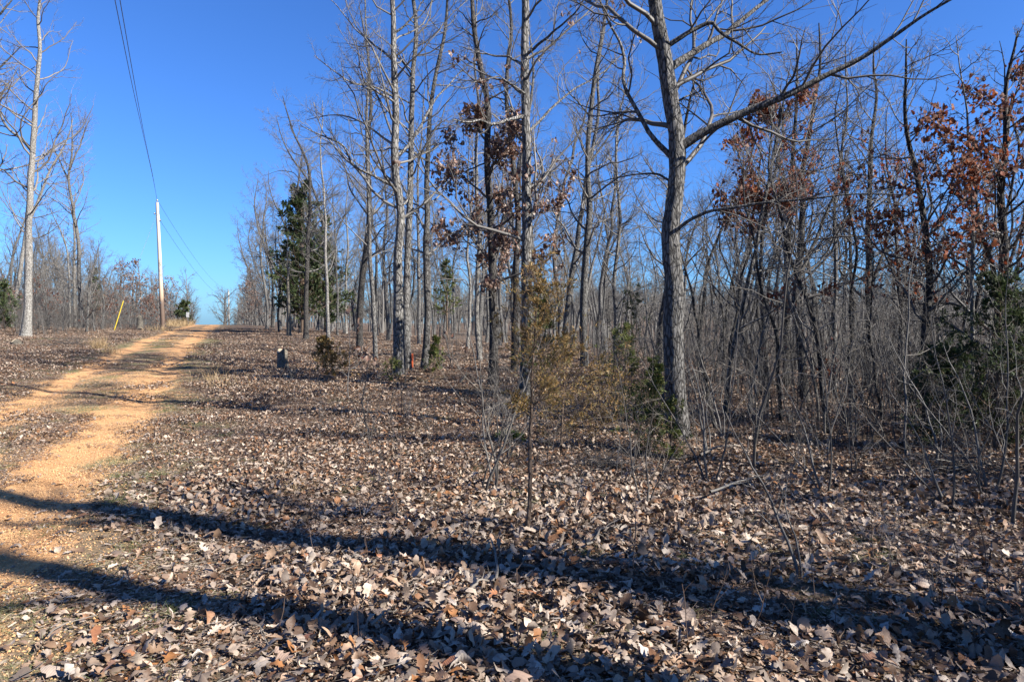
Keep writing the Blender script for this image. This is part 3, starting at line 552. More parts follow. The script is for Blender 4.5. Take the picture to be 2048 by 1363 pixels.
V_tall = [tree_variant(100 + i, *a) for i, a in enumerate([(14, .13, 28, .35, (1.4, 3.8), 7, 6, 3, 1.5, .10, (30, 70)), (12.5, .11, 26, .3, (1.2, 3.4), 7, 6, 3, 1.5, .09, (35, 75)), (15, .16, 28, .4, (1.8, 4.4), 7, 6, 3, 1.5, .09, (30, 70)), (11, .095, 26, .25, (1.2, 3.0), 7, 6, 3, 1.5, .1, (30, 70)), (13, .12, 28, .38, (1.4, 3.6), 7, 6, 3, 1.5, .1, (30, 70)), (10, .08, 24, .25, (1., 2.8), 7, 6, 3, 1.4, .1, (30, 75))])]
V_slim = [tree_variant(160 + i, *a, 5, 4, 3, 1.2, .08, (30, 65)) for i, a in enumerate([(7.5, .055, 18, .25, (.6, 1.6)), (6.2, .045, 18, .2, (.5, 1.4)), (8.5, .065, 20, .3, (.8, 1.8)), (7, .05, 16, .35, (.6, 1.5)), (5.5, .04, 16, .2, (.5, 1.3))])]
V_low = [tree_variant(120 + i, *a, 6, 5, 3, 1.9) for i, a in enumerate([(6.5, .09, 18, .15, (1.2, 2.6)), (5.2, .07, 18, .12, (1.0, 2.2)), (7.5, .10, 18, .2, (1.2, 2.8)), (4.2, .06, 16, .1, (.8, 1.9))])]
def leafed_variant(seed, Ht, mat, m=2, p=.3):
    tk, cr, tips = tree_variant(seed, Ht, .05, 16, .12, (.8, 1.6), 5, 4, 2, 1.6, .04, (45, 80)); rng = np.random.default_rng(seed)
    tp = tips[:, -1]; tp = tp[rng.uniform(size=len(tp)) < p]
    return tk, cr, mesh_np('leaves', [hang_leaves(tp, m, rng, (.09, .15), MID, .10, .5)], mat)
V_leaf = [leafed_variant(140, 3.4, M_brownl), leafed_variant(141, 2.6, M_rust, 2, .2), leafed_variant(142, 4.4, M_brownl, 2, .35)]
def place(name, var, x, y, s, rz, label, cat, group, tilt=0):
    o = empty(name, (x, y, float(H(x, y))), label, cat, group); o.rotation_euler = (tilt, tilt * .6, rz); o.scale = (s, s, s)
    for nm, me in zip(('trunk', 'crown', 'leaves'), var):
        if isinstance(me, bpy.types.Mesh): link(nm, me, o)
    return o
rng = np.random.default_rng(77)
used = []
def free(x, y, md):
    for a, b_ in used:
        if (a - x) ** 2 + (b_ - y) ** 2 < md * md: return False
    used.append((x, y)); return True
for o in list(col.objects):
    if o.type == 'EMPTY': used.append((o.location.x, o.location.y))
n_ = 0; t_ = 0
while n_ < 128 and t_ < 12000:     # woods right of the track
    t_ += 1; y = rng.uniform(13, 120) if rng.uniform() < .75 else rng.uniform(24, 60); a = rng.uniform(-.42, .84); x = a * y; q = x + .41 * y + 1.2; px = 1024 + a * FPX
    if q < 4.5: continue
    if px < 900 and y < 40: continue
    if px < 1150 and y < 26: continue
    if y < 16 and px < 1420: continue
    if px > 1400 and (y < 20 or rng.uniform() < .62): continue
    if not free(x, y, 1.6 if y < 60 else 2.2): continue
    if px < 900: lab, g = 'bare grey tree in the stand along the crest right of the track', 'trees along the crest right of the track'
    elif px < 1340: lab, g = 'bare slender tree in the woods between the twin oaks and the big near oak', 'trees in the woods behind the middle trees'
    else: lab, g = 'bare tree deep in the woods right of the big near oak', 'trees in the woods behind the right-hand thicket'
    s = rng.uniform(.75, 1.1) * (.62 if y < 30 else .8 if px > 1340 else 1); v = V_tall[rng.integers(6)]
    if px > 1340 and rng.uniform() < .35: v = V_low[rng.integers(4)]; s = rng.uniform(.8, 1.3)
    if px > 1400: s = min(s, (.37 * y + 1.6) / (14 if v in V_tall else 7) * rng.uniform(.7, 1.0))
    lab = depth(y) + (' tall' if s > 1 else ' slight' if s < .7 else '') + ' bare tree ' + where(px)
    place('bare_tree', v, x, y, s, rng.uniform(0, 6.28), lab, 'tree', g, rng.normal(0, .035)); n_ += 1
n_ = 0; t_ = 0
while n_ < 54 and t_ < 5000:      # slim dark trees inside the thicket
    t_ += 1; y = rng.uniform(9.5, 27); a = rng.uniform(.27, .78); x = a * y; px = 1024 + a * FPX
    if not free(x, y, .7): continue
    place('slender_tree', V_slim[n_ % 5], x, y, min(rng.uniform(.7, 1.15), (.36 * y + 1.6) / 7.5 * rng.uniform(.75, 1)), rng.uniform(0, 6.28), depth(y) + ' slender dark tree ' + where(px), 'tree', 'slender dark trees in the thicket', rng.normal(0, .05)); n_ += 1
n_ = 0; t_ = 0
while n_ < 84 and t_ < 9000:      # woods left of the track
    t_ += 1; y = rng.uniform(42, 125); a = rng.uniform(-.74, -.40); x = a * y; q = x + .41 * y + 1.2; px = 1024 + a * FPX
    if q > -7.5: continue
    if not free(x, y, 1.7): continue
    far = y > 85
    if px < 190 and q < -18: v, s = V_tall[rng.integers(6)], rng.uniform(.7, 1.05)
    else: v, s = V_low[rng.integers(4)], rng.uniform(.65, 1.15)
    place('bare_tree', v, x, y, s, rng.uniform(0, 6.28), ('far' if y > 70 else 'nearer') + (' stout' if s > .95 else ' small' if s < .78 else '') + ' grey bare tree ' + where(px), 'tree', 'trees in the woods left of the track', rng.normal(0, .03)); n_ += 1
n_ = 0; t_ = 0
while n_ < 26 and t_ < 3000:      # the stand crowding round the tall cedar
    t_ += 1; y = rng.uniform(42, 98); px = rng.uniform(495, 725); x = (px - 1024) / FPX * y
    if x + .41 * y + 1.2 < 3.6 or not free(x, y, 1.1): continue
    s = rng.uniform(.6, 1.0); place('bare_tree', V_tall[n_ % 6], x, y, s, rng.uniform(0, 6.28), depth(y) + (' tall' if s > .9 else ' slight' if s < .7 else '') + ' tree of the cedar stand ' + where(px), 'tree', 'trees along the crest right of the track', rng.normal(0, .03)); n_ += 1
n_ = 0
while n_ < 26:                    # beyond the crest
    y = rng.uniform(105, 170); px = rng.uniform(300, 520)
    if 395 < px < 440 and y < 400: continue
    x = (px - 1024) / FPX * y; place('bare_tree', V_low[rng.integers(4)] if px < 480 else V_tall[rng.integers(6)], x, y, rng.uniform(.8, 1.15), rng.uniform(0, 6.28), 'small tree past the crest ' + where(px), 'tree', 'trees beyond the crest'); n_ += 1
# brown-leaved young oaks
k_ = 0
for px, d, s in [(205, 52, 1.1), (228, 56, 1.3), (262, 58, 1.35), (285, 62, 1.1), (300, 55, .9), (240, 64, 1.4), (310, 66, 1.2), (185, 50, .8), (340, 72, 1.2), (30, 45, 1.0), (100, 47, 1.0), (510, 80, 1.5), (528, 74, 1.4), (70, 52, 1.3)]:
    p_ = gpt(px, None, d); g_ = 'young oaks holding brown leaves'
    lab = 'young oak holding brown leaves in the brush left of the utility pole' if px < 320 else ('young oak holding brown leaves just right of the utility pole' if px < 400 else 'young oak holding brown leaves at the edge of the far stand')
    lab = ['tall', 'low', 'broad'][k_ % 3] + ' young oak with brown leaves ' + where(px)
    place('oak_sapling', V_leaf[k_ % 3], p_[0], p_[1], s, k_ * 1.7, lab, 'young tree', g_); k_ += 1

# ------------------------------------------------------------------ saplings and brush
def shrub_parts(rng, Ht, stems, r, lean=.25, n2=7, n3=4, n4=2, fine=1, arch=0):
    S = []
    for i in range(stems):
        a = rng.uniform(0, 6.28); L = Ht * rng.uniform(.6, 1.1); tl = rng.uniform(.02, lean)
        D = np.array([math.cos(a) * tl, math.sin(a) * tl, 1.]); P = [np.array([math.cos(a) * .05, math.sin(a) * .05, -.06])]
        for k in range(9):
            D = nrm(D + rng.normal(size=3) * .12 + np.array([math.cos(a) * arch, math.sin(a) * arch, 0])); P.append(P[-1] + D * L / 9)
        S.append(np.array(P))
    P1 = np.stack(S); R1 = r * rng.uniform(.6, 1.1, stems)[:, None] * np.linspace(1, .2, 10)[None]
    P2, R2 = grow(P1, R1, n2, .22, 1, (35, 75), .3, .45, 6, rng, .2, .08, rmin=.003 * fine)
    P3, R3 = grow(P2, R2, n3, .15, 1, (30, 65), .48, .65, 4, rng, .22, .05, rmin=.0024 * fine)
    o = [(P1, R1, 6)], [(P2, R2, 4), (P3, R3, 3)]
    if n4: P4, R4 = grow(P3, R3, n4, .2, 1, (30, 60), .5, .7, 3, rng, .2, .05, rmin=.002 * fine, tip=.5); o[1].append((P4, R4, 3)); P3 = P4
    return o[0], o[1], P3
V_sh = []
for i, a in enumerate([(2.6, 1, .018), (3.4, 1, .024), (2.0, 3, .012), (1.6, 2, .010), (4.2, 1, .03), (2.8, 2, .026), (3.2, 3, .026), (1.3, 4, .007)]):
    r2 = np.random.default_rng(200 + i); st, tw, _ = shrub_parts(r2, a[0], a[1], a[2], lean=.22, arch=.03 * (i % 3), n2=10 if i != 7 else 5)
    V_sh.append((mesh_np('stem', [tubes(*st[0])], M_twigd), mesh_np('twigs', [tubes(*t) for t in tw], M_twig if i % 2 else M_twigp)))
def put_shrub(x, y, s, v, label, name='bare_sapling', cat='sapling', group=None, rz=0, tilt=0):
    o = empty(name, (x, y, float(H(x, y)) - .02), label, cat, group); o.rotation_euler = (tilt, tilt * .5, rz); o.scale = (s, s, s)
    link('stem', V_sh[v][0], o); link('twigs', V_sh[v][1], o); return o
rng = np.random.default_rng(5)
n_ = 0; t_ = 0
while n_ < 285 and t_ < 9000:
    t_ += 1; y = 5.6 + 26 * rng.uniform() ** 1.3; a = rng.uniform(.12, 1.05); x = a * y; px = 1024 + a * FPX
    if y < 9 and px < 1400: continue
    if y < 7.5 and rng.uniform() < .75: continue
    if px < 1330 and rng.uniform() < .45: continue
    v = int(rng.integers(8)); s = rng.uniform(.6, 1.05) * (.6 if y < 9 else 1)
    if px < 1330: lab, g = 'bare sapling in the underbrush left of the big near oak', 'saplings left of the big oak'
    elif y < 11: lab, g = 'bare twiggy sapling at the front edge of the right-hand thicket', 'saplings at the front of the thicket'
    else: lab, g = 'bare sapling inside the dense thicket right of the big oak', 'saplings inside the thicket'
    lab = depth(y) + [' forked', ' whippy', ' three-stemmed', ' two-stemmed', ' branching', ' twin', ' bushy', ' tufted'][v] + ' sapling ' + where(px)
    put_shrub(x, y, s, v, lab, group=g, rz=rng.uniform(0, 6.28), tilt=rng.normal(0, .1)); n_ += 1
n_ = 0
while n_ < 34:
    px = rng.uniform(640, 1420); y = rng.uniform(5.2, 13); x = (px - 1024) / FPX * y; v = int(rng.integers(8))
    if abs(px - 1050) < 25: continue
    put_shrub(x, y, rng.uniform(.22, .5), v, depth(y) + ' thin' + [' forked', ' whippy', ' three-stemmed', ' two-stemmed', ' branching', ' twin', ' bushy', ' tufted'][v] + ' sprout in open leaves ' + where(px), name='bare_sprout', cat='sapling', group='sprouts in the open leaves', rz=rng.uniform(0, 6.28), tilt=rng.normal(0, .12)); n_ += 1
# saplings one can single out
for px, py, s, v, lab in [(965, 985, .62, 5, 'thin dark twin-stemmed sapling rising from the leaves in the middle foreground'), (985, 980, .60, 6, 'three-stemmed sapling with a leaf-filled foot beside the cedar stem'),
                          (1600, 1180, .42, 5, 'small forked sapling in the right foreground leaves'), (1790, 1150, .40, 3, 'thin leaning whip in the leaves at lower right'), (1880, 1230, .34, 2, 'little twiggy sprout nearest the lower right corner'),
                          (1700, 1140, .3, 3, 'short forked sprout between the forked sapling and the leaning whip'), (740, 880, .40, 0, 'pale thin whip left of the white broken stub'), (590, 800, .55, 7, 'clump of thin dry stems left of the rust-brown shrub'),
                          (575, 770, .5, 7, 'dark twiggy tuft below the tree stump'), (1075, 800, .8, 0, 'pale bent sapling between the leafy oak and slim tree'), (905, 735, .8, 1, 'pale leaning sapling behind the white broken stub'),
                          (2030, 1060, .75, 1, 'thin dark stem at the right edge in front of the cedar'), (1500, 935, .8, 4, 'crooked sapling with drooping twigs in front of the thicket'), (1810, 920, .75, 4, 'many-branched sapling in front of the dark cedar'),
                          (1250, 975, .5, 2, 'low forked sapling right of the foreground cedar'), (1420, 960, .6, 6, 'bushy bare sapling right of the big oak base'), (1980, 985, .6, 6, 'tangled bare bush in front of the right-edge cedar'),
                          (1310, 1000, .38, 3, 'thin sprout in the leaves below the green cedar bush'), (770, 960, .28, 7, 'tuft of thin dry twigs left of the three-stemmed sapling'), (1160, 1020, .4, 3, 'slender whip right of the cedar stem in sunlit leaves')]:
    b_ = gpt(px, py); put_shrub(b_[0], b_[1], s, v, lab, rz=px * .37, tilt=math.sin(px) * .12)
# brown-leaved little oak by the leaning tree
med('waist-high oak sprout with curled brown leaves in front of the leaning tree', (700, 800), [(697, 760), (700, 720)], .012, 1.35, mat=M_twig, tw=M_twig, n1=7, t0=.3, L1=(.3, .6), n2=4, n3=3, n4=1, name='oak_sapling', cat='sapling',
    leaves=dict(mat=M_brownl, p=.9, m=2, L=(.10, .16)), limbs=[([(700, 750), (680, 735), (660, 735)], .006, -.1)])
med('small oak sprout with brown leaves right of the orange stake', (905, 735), [(905, 700), (903, 680)], .012, 1.2, mat=M_twig, tw=M_twig, n1=6, t0=.3, L1=(.3, .6), n2=4, n3=3, n4=1, name='oak_sapling', cat='sapling', leaves=dict(mat=M_brownl, p=.7, m=2, L=(.10, .16)))
# dense thicket: what nobody could count
tmpl = []
for i in range(10):
    r2 = np.random.default_rng(300 + i); st, tw, _ = shrub_parts(r2, r2.uniform(1.8, 3.6), 1 + i % 3, .017, .24, 9, 3, 1, 1.7, .02)
    tmpl.append(mesh_np('brush', [tubes(st[0][0], st[0][1], 4)] + [tubes(a, b_, 3) for a, b_, s in tw], [M_twigd, M_twig, M_twigd][i % 3]))
def points(n, fn, rng):
    A = []
    while len(A) < n:
        c = fn()
        if c is not None: A.append((c[0], c[1], float(H(c[0], c[1])) - .05, rng.uniform(0, 6.28), c[2]))
    A = np.array(A); return A
rng = np.random.default_rng(8)
def f1():
    y = 8.2 + 58 * rng.uniform() ** 1.3; a = rng.uniform(-.1, 1.5); x = a * y; px = 1024 + a * FPX
    if px < 1180 and (y < 24 or rng.uniform() < .5) or x + .41 * y < 8: return None
    if px < 1420 and y < 14: return None
    return x, y, rng.uniform(.4, .72) * (1.25 if y < 16 else 1)
A = points(2100, f1, rng)
tag(instancer('thicket', tmpl, A[:, :3], A[:, 3], A[:, 4], rng.integers(0, 10, len(A)), M_twigd), 'dense tangle of bare grey undergrowth through the right-hand woods', 'undergrowth', kind='stuff')
def f2():
    y = rng.uniform(36, 95); a = rng.uniform(-.84, -.42); x = a * y; q = x + .41 * y + 1.2
    if q > -5.5 - max(0, 50 - y) * .22: return None
    return x, y, rng.uniform(.4, .75) * (1.0 if q > -10 else 1.5)
A = points(1500, f2, rng)
tag(instancer('roadside_brush', tmpl, A[:, :3], A[:, 3], A[:, 4], rng.integers(0, 10, len(A)), M_twig), 'low grey-brown brush along the left side of the track', 'brush', kind='stuff')
# far woods
ft = []
for i in range(8):
    r2 = np.random.default_rng(400 + i); PT = resamp([np.array([0, 0, -.5]), np.array([.3, 0, 5.]), np.array([0, .3, 11.])], 6, .5, r2); RT = np.linspace(.22, .05, 6)
    P1, R1 = grow(PT[None], RT[None], 16, .2, 1, (25, 60), 0, .5, 5, r2, .15, .12, L=(2, 4.5), rmin=.05); P2, R2 = grow(P1, R1, 6, .2, 1, (25, 55), .5, .8, 3, r2, .15, .1, rmin=.03); P3, R3 = grow(P2, R2, 3, .2, 1, (25, 55), .6, .8, 2, r2, .15, .1, rmin=.02)
    ft.append(mesh_np('far_tree', [tubes(PT[None], RT[None], 4), tubes(P1, R1, 3), tubes(P2, R2, 3), tubes(P3, R3, 3)], M_twig))
def f3():
    y = rng.uniform(95, 420); a = rng.uniform(-.95, 1.1); x = a * y; px = 1024 + a * FPX
    if 385 < px < 470 or (px < 700 and y > 220): return None
    return x, y, rng.uniform(.6, 1.05)
A = points(2200, f3, rng)
tag(instancer('distant_woods', ft, A[:, :3], A[:, 3], A[:, 4], rng.integers(0, 8, len(A)), M_twig), 'hazy grey mass of distant bare woods on the far hill', 'woods', kind='stuff')

# ------------------------------------------------------------------ trees outside the frame whose shadows cross the foreground
for i, (x, y, Ht, r, n1) in enumerate([(6.9, 1.32, 13, .19, 10), (6.3, .40, 12.5, .18, 10), (13, .3, 14, .15, 16), (13.5, 3.4, 12, .12, 16), (8.2, -2.6, 11, .13, 8), (16, 7.5, 12, .13, 16), (12, 6.8, 9, .09, 14), (20, 3, 14, .15, 18), (17, -2, 13, .15, 14)]):
    tk, cr_, _ = tree_variant(500 + i, Ht, r, n1 if i < 2 else n1 + 8, .45 if i < 2 else .25, (1.2, 2.8), 4, 4, 1 if i < 2 else 2, 1.5, straight=i < 2)
    place('bare_tree', (tk, cr_), x, y, 1, 0, 'bare tree outside the picture whose shadow crosses the foreground leaves', 'tree', 'shadow-casting trees outside the picture')

for i, (x, y) in enumerate([(9.5, 1.2), (11, -1.5), (12.5, .8), (10.5, 3.4), (14, -2.6), (8.6, 3.9), (9, 5.2), (11.5, 5.6), (13, 2.6), (10, .2), (15, 1)]): place('bare_tree', V_low[i % 4], x, y, 1.15, i * 1.1, 'low bare tree outside the picture dappling the foreground', 'tree', 'low trees outside the picture')
rng = np.random.default_rng(612)
for i in range(20):               # the wood goes on past the right edge
    y = rng.uniform(7, 34); x = .82 * y + 3 + rng.uniform(0, 26); v = V_tall[rng.integers(6)] if i % 3 else V_low[rng.integers(4)]
    place('bare_tree', v, x, y, rng.uniform(.75, 1.05), rng.uniform(0, 6.28), 'bare tree of the wood outside the picture to the right', 'tree', 'trees outside the picture', rng.normal(0, .03))
for i in range(44):
    y = rng.uniform(-1, 6.5); x = 4.2 + .6 * max(y, 0) + rng.uniform(0, 6); put_shrub(x, y, rng.uniform(.5, .95), int(rng.integers(8)), 'bare sapling of the unseen edge outside the picture', group='saplings outside the picture', rz=i)
# ------------------------------------------------------------------ pole line
def simple_tube(pts, r, S=8, K=None):
    P = resamp(pts, K or max(len(pts), 2)) if K else np.array(pts, float); return tubes(P[None], np.full((1, len(P)), r) if np.isscalar(r) else np.asarray(r)[None], S)
def disc(P, r, S, z):
    a = np.arange(S) * 2 * math.pi / S; V = np.concatenate([[P], P + np.stack([np.cos(a) * r, np.sin(a) * r, np.zeros(S)], 1)]); V[:, 2] = z; V[0, 2] += r * .15
    return V, np.array([[0, 1 + i, 1 + (i + 1) % S] for i in range(S)])
def pole(label, px, d, Ht, r, lean):
    B = gpt(px, None, d); o = empty('utility_pole', B, label, 'utility pole', 'utility poles')
    top = np.array([lean, 0, Ht]); P = np.stack([np.linspace(0, lean, 20), np.zeros(20), np.linspace(-.3, Ht, 20)], 1); R = np.linspace(r, r * .68, 20)
    link('post', mesh_np('post', [tubes(P[None], R[None], 16, .01, 3), disc(P[-1], R[-1], 16, Ht)], M_pole), o)
    link('insulator', mesh_np('insulator', [simple_tube([top + [0, 0, 0], top + [0, 0, .12], top + [0, 0, .14], top + [0, 0, .2], top + [0, 0, .24]], [.03, .03, .07, .06, .02], 10)], M_ceramic), o)
    for k, (s, z) in enumerate(((-1, .85), (1, 1.35))):
        b = np.array([lean * (Ht - z) / Ht, 0, Ht - z])
        link('bracket', mesh_np('bracket', [simple_tube([b, b + [s * .22, -.05, 0]], .022, 6), simple_tube([b + [s * .22, -.05, -.07], b + [s * .22, -.05, -.03], b + [s * .22, -.05, .07]], [.02, .055, .03], 8)], M_metal), o)
    tg = B + np.array([lean * .2, -r * .98, 1.9]) - B
    link('tag_plate', mesh_np('tag_plate', [simple_tube([tg, tg + [0, 0, .14]], .03, 4)], M_metal), o)
    return B, B + top
B1, T1 = pole('tall weathered utility pole with brown base beside the track', 326, 52, 9.55, .165, -.30)
B2, T2 = pole('distant pale utility pole on the skyline where the track crests', 458, 150, 10.2, .17, 0)
def wire(a, b, sag, r=.012, label='', name='power_line'):
    t = np.linspace(0, 1, 60)[:, None]; P = np.array(a) * (1 - t) + np.array(b) * t; P[:, 2] -= (sag * 4 * t * (1 - t))[:, 0]
    o = link(name, mesh_np(name, [tubes((P - P[0])[None], np.full((1, 60), r), 5)], M_wire), None, P[0]); tag(o, label, 'power line', 'power lines')
near1 = np.array([-3.9, 6.0, 0]); 
def wthrough(px, d): 
    return W(px, 0, d)
A1 = W(229, 0, 14.0); A2 = W(240, 0, 13.4)
def wire_px(start, pts, lead, label):
    Q = [start] + [W(a, b, d) for a, b, d in pts]; Q.append(Q[-1] + (Q[-1] - Q[-2]) * lead); P = resamp(Q, 70)
    o = link('power_line', mesh_np('power_line', [tubes((P - P[0])[None], np.full((1, 70), .009), 5)], M_wire), None, P[0]); tag(o, label, 'power line', 'power lines')
wire_px(T1 + [0, 0, .2], [(305, 350, 40), (284, 258, 28), (262, 160, 20.5), (230, 0, 14.5)], 1.5, 'left one of two wires running overhead from the near pole')
wire_px(T1 + [.15, 0, -.85], [(306, 352, 40), (288, 268, 28), (268, 160, 20.5), (240, 0, 14.5)], 1.5, 'right one of two wires running overhead from the near pole')
wire(T1 + [0, 0, .2], T2 + [0, 0, .2], 1.6, .011, 'upper wire sagging from the near pole to the distant pole')
wire(T1 + [.2, 0, -1.35], T2 + [.2, 0, -1.35], 1.8, .011, 'lower wire sagging from the near pole to the distant pole')
# guy wire and its yellow guard
G0 = gpt(228, None, 47); dirg = nrm(T1 - np.array([0, 0, .6]) - G0); gl = 2.25
gtop = W(247, 601, 47.2); gd = gtop - G0
o = empty('guy_guard', G0, 'bright yellow slanted guy-wire guard standing in the left brush', 'guy guard')
link('sleeve', mesh_np('sleeve', [tubes(np.stack([np.zeros(3), gd * .3, gd * .7, gd])[None], np.full((1, 4), .03), 8)], M_yellow), o)
o = link('guy_wire', mesh_np('guy_wire', [tubes(np.stack([np.zeros(3), (T1 - [0, 0, .8] - gtop) * .5, T1 - [0, 0, .8] - gtop])[None], np.full((1, 3), .007), 5)], M_metal), None, gtop)
tag(o, 'thin guy wire from the yellow guard up to the pole top', 'guy wire')

# ------------------------------------------------------------------ stumps, stakes, sticks
def stump(label, px, py, d, Ht, r, mat, name='tree_stump', cat='stump', lean=0.):
    B = gpt(px, py, d); K = 14; P = np.stack([np.linspace(0, lean, K), np.zeros(K), np.linspace(-.08, Ht, K)], 1); R = r * (1 + .35 * np.exp(-np.linspace(0, 1, K) * 5))
    V, Fc = tubes(P[None], R[None], 16, .12, px); V[-16:, 2] += np.sin(np.arange(16) * .8) * .05 * r / .1
    Vt = np.concatenate([V[-16:], [[lean, 0, Ht - .02]]]); Ft = np.array([[i, (i + 1) % 16, 16] for i in range(16)])
    o = empty(name, B, label, cat); link('body', mesh_np('body', [(V, Fc)], mat), o); link('cut_face', mesh_np('cut_face', [(Vt, Ft)], M_lightwood), o); return o
stump('short mossy grey stump on the leafy rise left of centre', 565, 737, None, .50, .135, M_snag)
stump('pale broken stub of a trunk in the brush left of the utility pole', 280, 650, 49.5, .95, .19, M_snag)
stump('low weathered stump lying at the far left road edge', 34, 690, None, .16, .22, M_snag)
# orange survey stake
B = gpt(825, 737); o = empty('survey_stake', B, 'orange-painted survey stake right of the twin oaks', 'stake')
V = []; w_, t_ = .02, .01
for z, f in ((-.1, 1), (.40, 1), (.42, 1)): V += [(-w_ * f, -t_, z), (w_ * f, -t_, z), (w_ * f, t_, z), (-w_ * f, t_, z)]
Fb = [[a + 4 * k, (a + 1) % 4 + 4 * k, (a + 1) % 4 + 4 + 4 * k, a + 4 + 4 * k] for k in range(2) for a in range(4)] + [[8, 9, 10, 11]]
link('stake', mesh_np('stake', [(V, Fb)], M_orange, False), o)
rr_ = np.random.default_rng(2); pp = np.array([[0, -.015, .40]] * 2) + rr_.normal(0, .006, (2, 3)); link('ribbon', mesh_np('ribbon', [leafmesh(pp + [0, 0, -.1], rr_.normal(size=(2, 3)) * .2 + [0, 0, -1], rr_.normal(size=(2, 3)), .2, .02, [.5, .5, .5, .5], rr_, .3, .2)], M_orange), o)
# white marker post at the crest
B = gpt(376, None, 68); o = empty('marker_post', B, 'tiny white marker on a thin post beside the crest of the track', 'marker post')
link('post', mesh_np('post', [simple_tube([[0, 0, -.1], [0, 0, 1.1]], .04, 6)], M_metal), o)
link('plate', mesh_np('plate', [([(-.14, -.05, .85), (.14, -.05, .85), (.14, -.05, 1.35), (-.14, -.05, 1.35), (-.14, -.03, .85), (.14, -.03, .85), (.14, -.03, 1.35), (-.14, -.03, 1.35)], [[0, 1, 2, 3], [5, 4, 7, 6], [0, 4, 5, 1], [3, 2, 6, 7], [1, 5, 6, 2], [0, 3, 7, 4]])], M_white, False), o)
# broken pale stub with charred stems
B = gpt(925, 812); rs = np.random.default_rng(31); o = empty('broken_stub', B, 'dark broken shrub stub with a bleached white tip in the middle distance', 'dead shrub')
st, tw, _ = shrub_parts(rs, .55, 5, .012, .35, 4, 2, 0, 1.2); link('stem', mesh_np('stem', [tubes(*st[0])], M_dark), o); link('twigs', mesh_np('twigs', [tubes(*t) for t in tw], M_twigd), o)
link('tip', mesh_np('tip', [simple_tube([[-.04, 0, .45], [.02, 0, .52], [.09, -.02, .62]], [.022, .028, .01], 7)], M_snag), o)
# fallen branches
def stick(label, pix, r, mat=M_twigp, wob=.05, forks=3, lift=.04, seed=0):
    rs = np.random.default_rng(seed); Q = []
    for i, (a, b_) in enumerate(pix): g_ = gpt(a, b_); Q.append(g_ + np.array([0, 0, lift + .02 * math.sin(i * 2)]))
    P = resamp(Q, 22, wob, rs); B = P[0].copy(); Rr = np.linspace(r, r * .4, 22)
    o = empty('fallen_branch', B, label, 'branch'); link('wood', mesh_np('wood', [tubes(P[None] - B, Rr[None], 7, .08, seed)], mat), o)
    if forks: P2, R2 = grow(P[None], Rr[None], forks, .3, .95, (30, 60), .3, .6, 6, rs, .18, 0, rmin=.003); P2[:, :, 2] = np.maximum(P2[:, :, 2], H(P2[:, :, 0], P2[:, :, 1]) + .02); link('twigs', mesh_np('twigs', [tubes(P2 - B, R2, 5)], mat), o)
stick('grey bare stick lying away from the camera in the middle foreground', [(992, 1190), (988, 1140), (982, 1105), (981, 1078)], .011, seed=1, lift=.06)
stick('pale branch lying level in the foreground leaves', [(1000, 1166), (1040, 1160), (1080, 1155), (1092, 1150)], .014, seed=2, forks=2)
stick('thin curved twig below the level pale branch', [(940, 1220), (960, 1200), (975, 1188), (985, 1172)], .009, seed=3, forks=2, lift=.07)
stick('bleached forked twig right of the cedar stem', [(1172, 1122), (1200, 1100), (1225, 1085), (1245, 1078)], .009, seed=4, forks=4, lift=.06)
stick('short stick pointing up-left at the bottom, left of centre', [(742, 1300), (765, 1275), (785, 1250)], .009, seed=5, forks=1, lift=.08)
stick('long fallen pole half hidden in the leaves at right middle', [(1420, 1010), (1480, 980), (1540, 960)], .012, mat=M_twig, seed=6, forks=5, lift=.12)
stick('short grey stick on the leaf pile right of the big oak', [(1400, 930), (1440, 915), (1475, 910)], .016, seed=7, forks=4, lift=.15)
stick('straight pale stalk lying across the lower left grass', [(95, 1285), (150, 1262), (230, 1232)], .0045, seed=8, forks=0, lift=.03)
def brushpile(label, px, py, n, r, Ht, seed):
    rs = np.random.default_rng(seed); B = gpt(px, py); o = empty('brush_pile', B, label, 'brush pile')
    st = np.zeros((n, 8, 3)); a = rs.uniform(0, 6.28, n); D = np.stack([np.cos(a), np.sin(a), rs.uniform(-.1, .35, n)], 1); P0 = rs.normal(0, r * .35, (n, 3)); P0[:, 2] = np.abs(P0[:, 2]) * Ht; st[:, 0] = P0 - D * r * .5
    for k in range(1, 8): D = nrm(D + rs.normal(0, .15, (n, 3))); st[:, k] = st[:, k - 1] + D * r / 6
    st[:, :, 2] = np.maximum(st[:, :, 2], 0.01); Rr = rs.uniform(.003, .009, n)[:, None] * np.linspace(1, .4, 8)
    P2, R2 = grow(st, Rr, 4, .2, 1, (30, 60), .4, .6, 4, rs, .2, 0, rmin=.002); P2[..., 2] = np.maximum(P2[..., 2], .01)
    link('branches', mesh_np('branches', [tubes(st, Rr, 4), tubes(P2, R2, 3)], M_twigd), o)['kind'] = 'stuff'
brushpile('dark knot of dead twigs right of the rusty cedars', 1215, 938, 50, .45, .3, 1)
brushpile('low dark brush pile beneath the right-edge cedar', 1925, 945, 60, .6, .6, 2)
brushpile('small heap of grey twigs beside the near pole', 312, 662, 40, .9, .5, 3)
brushpile('heap of grey cut twigs left of the golden grass tuft', 128, 690, 50, 1.0, .3, 4)
brushpile('scatter of dead twigs in front of the leafy oak', 1005, 745, 40, .7, .3, 5)
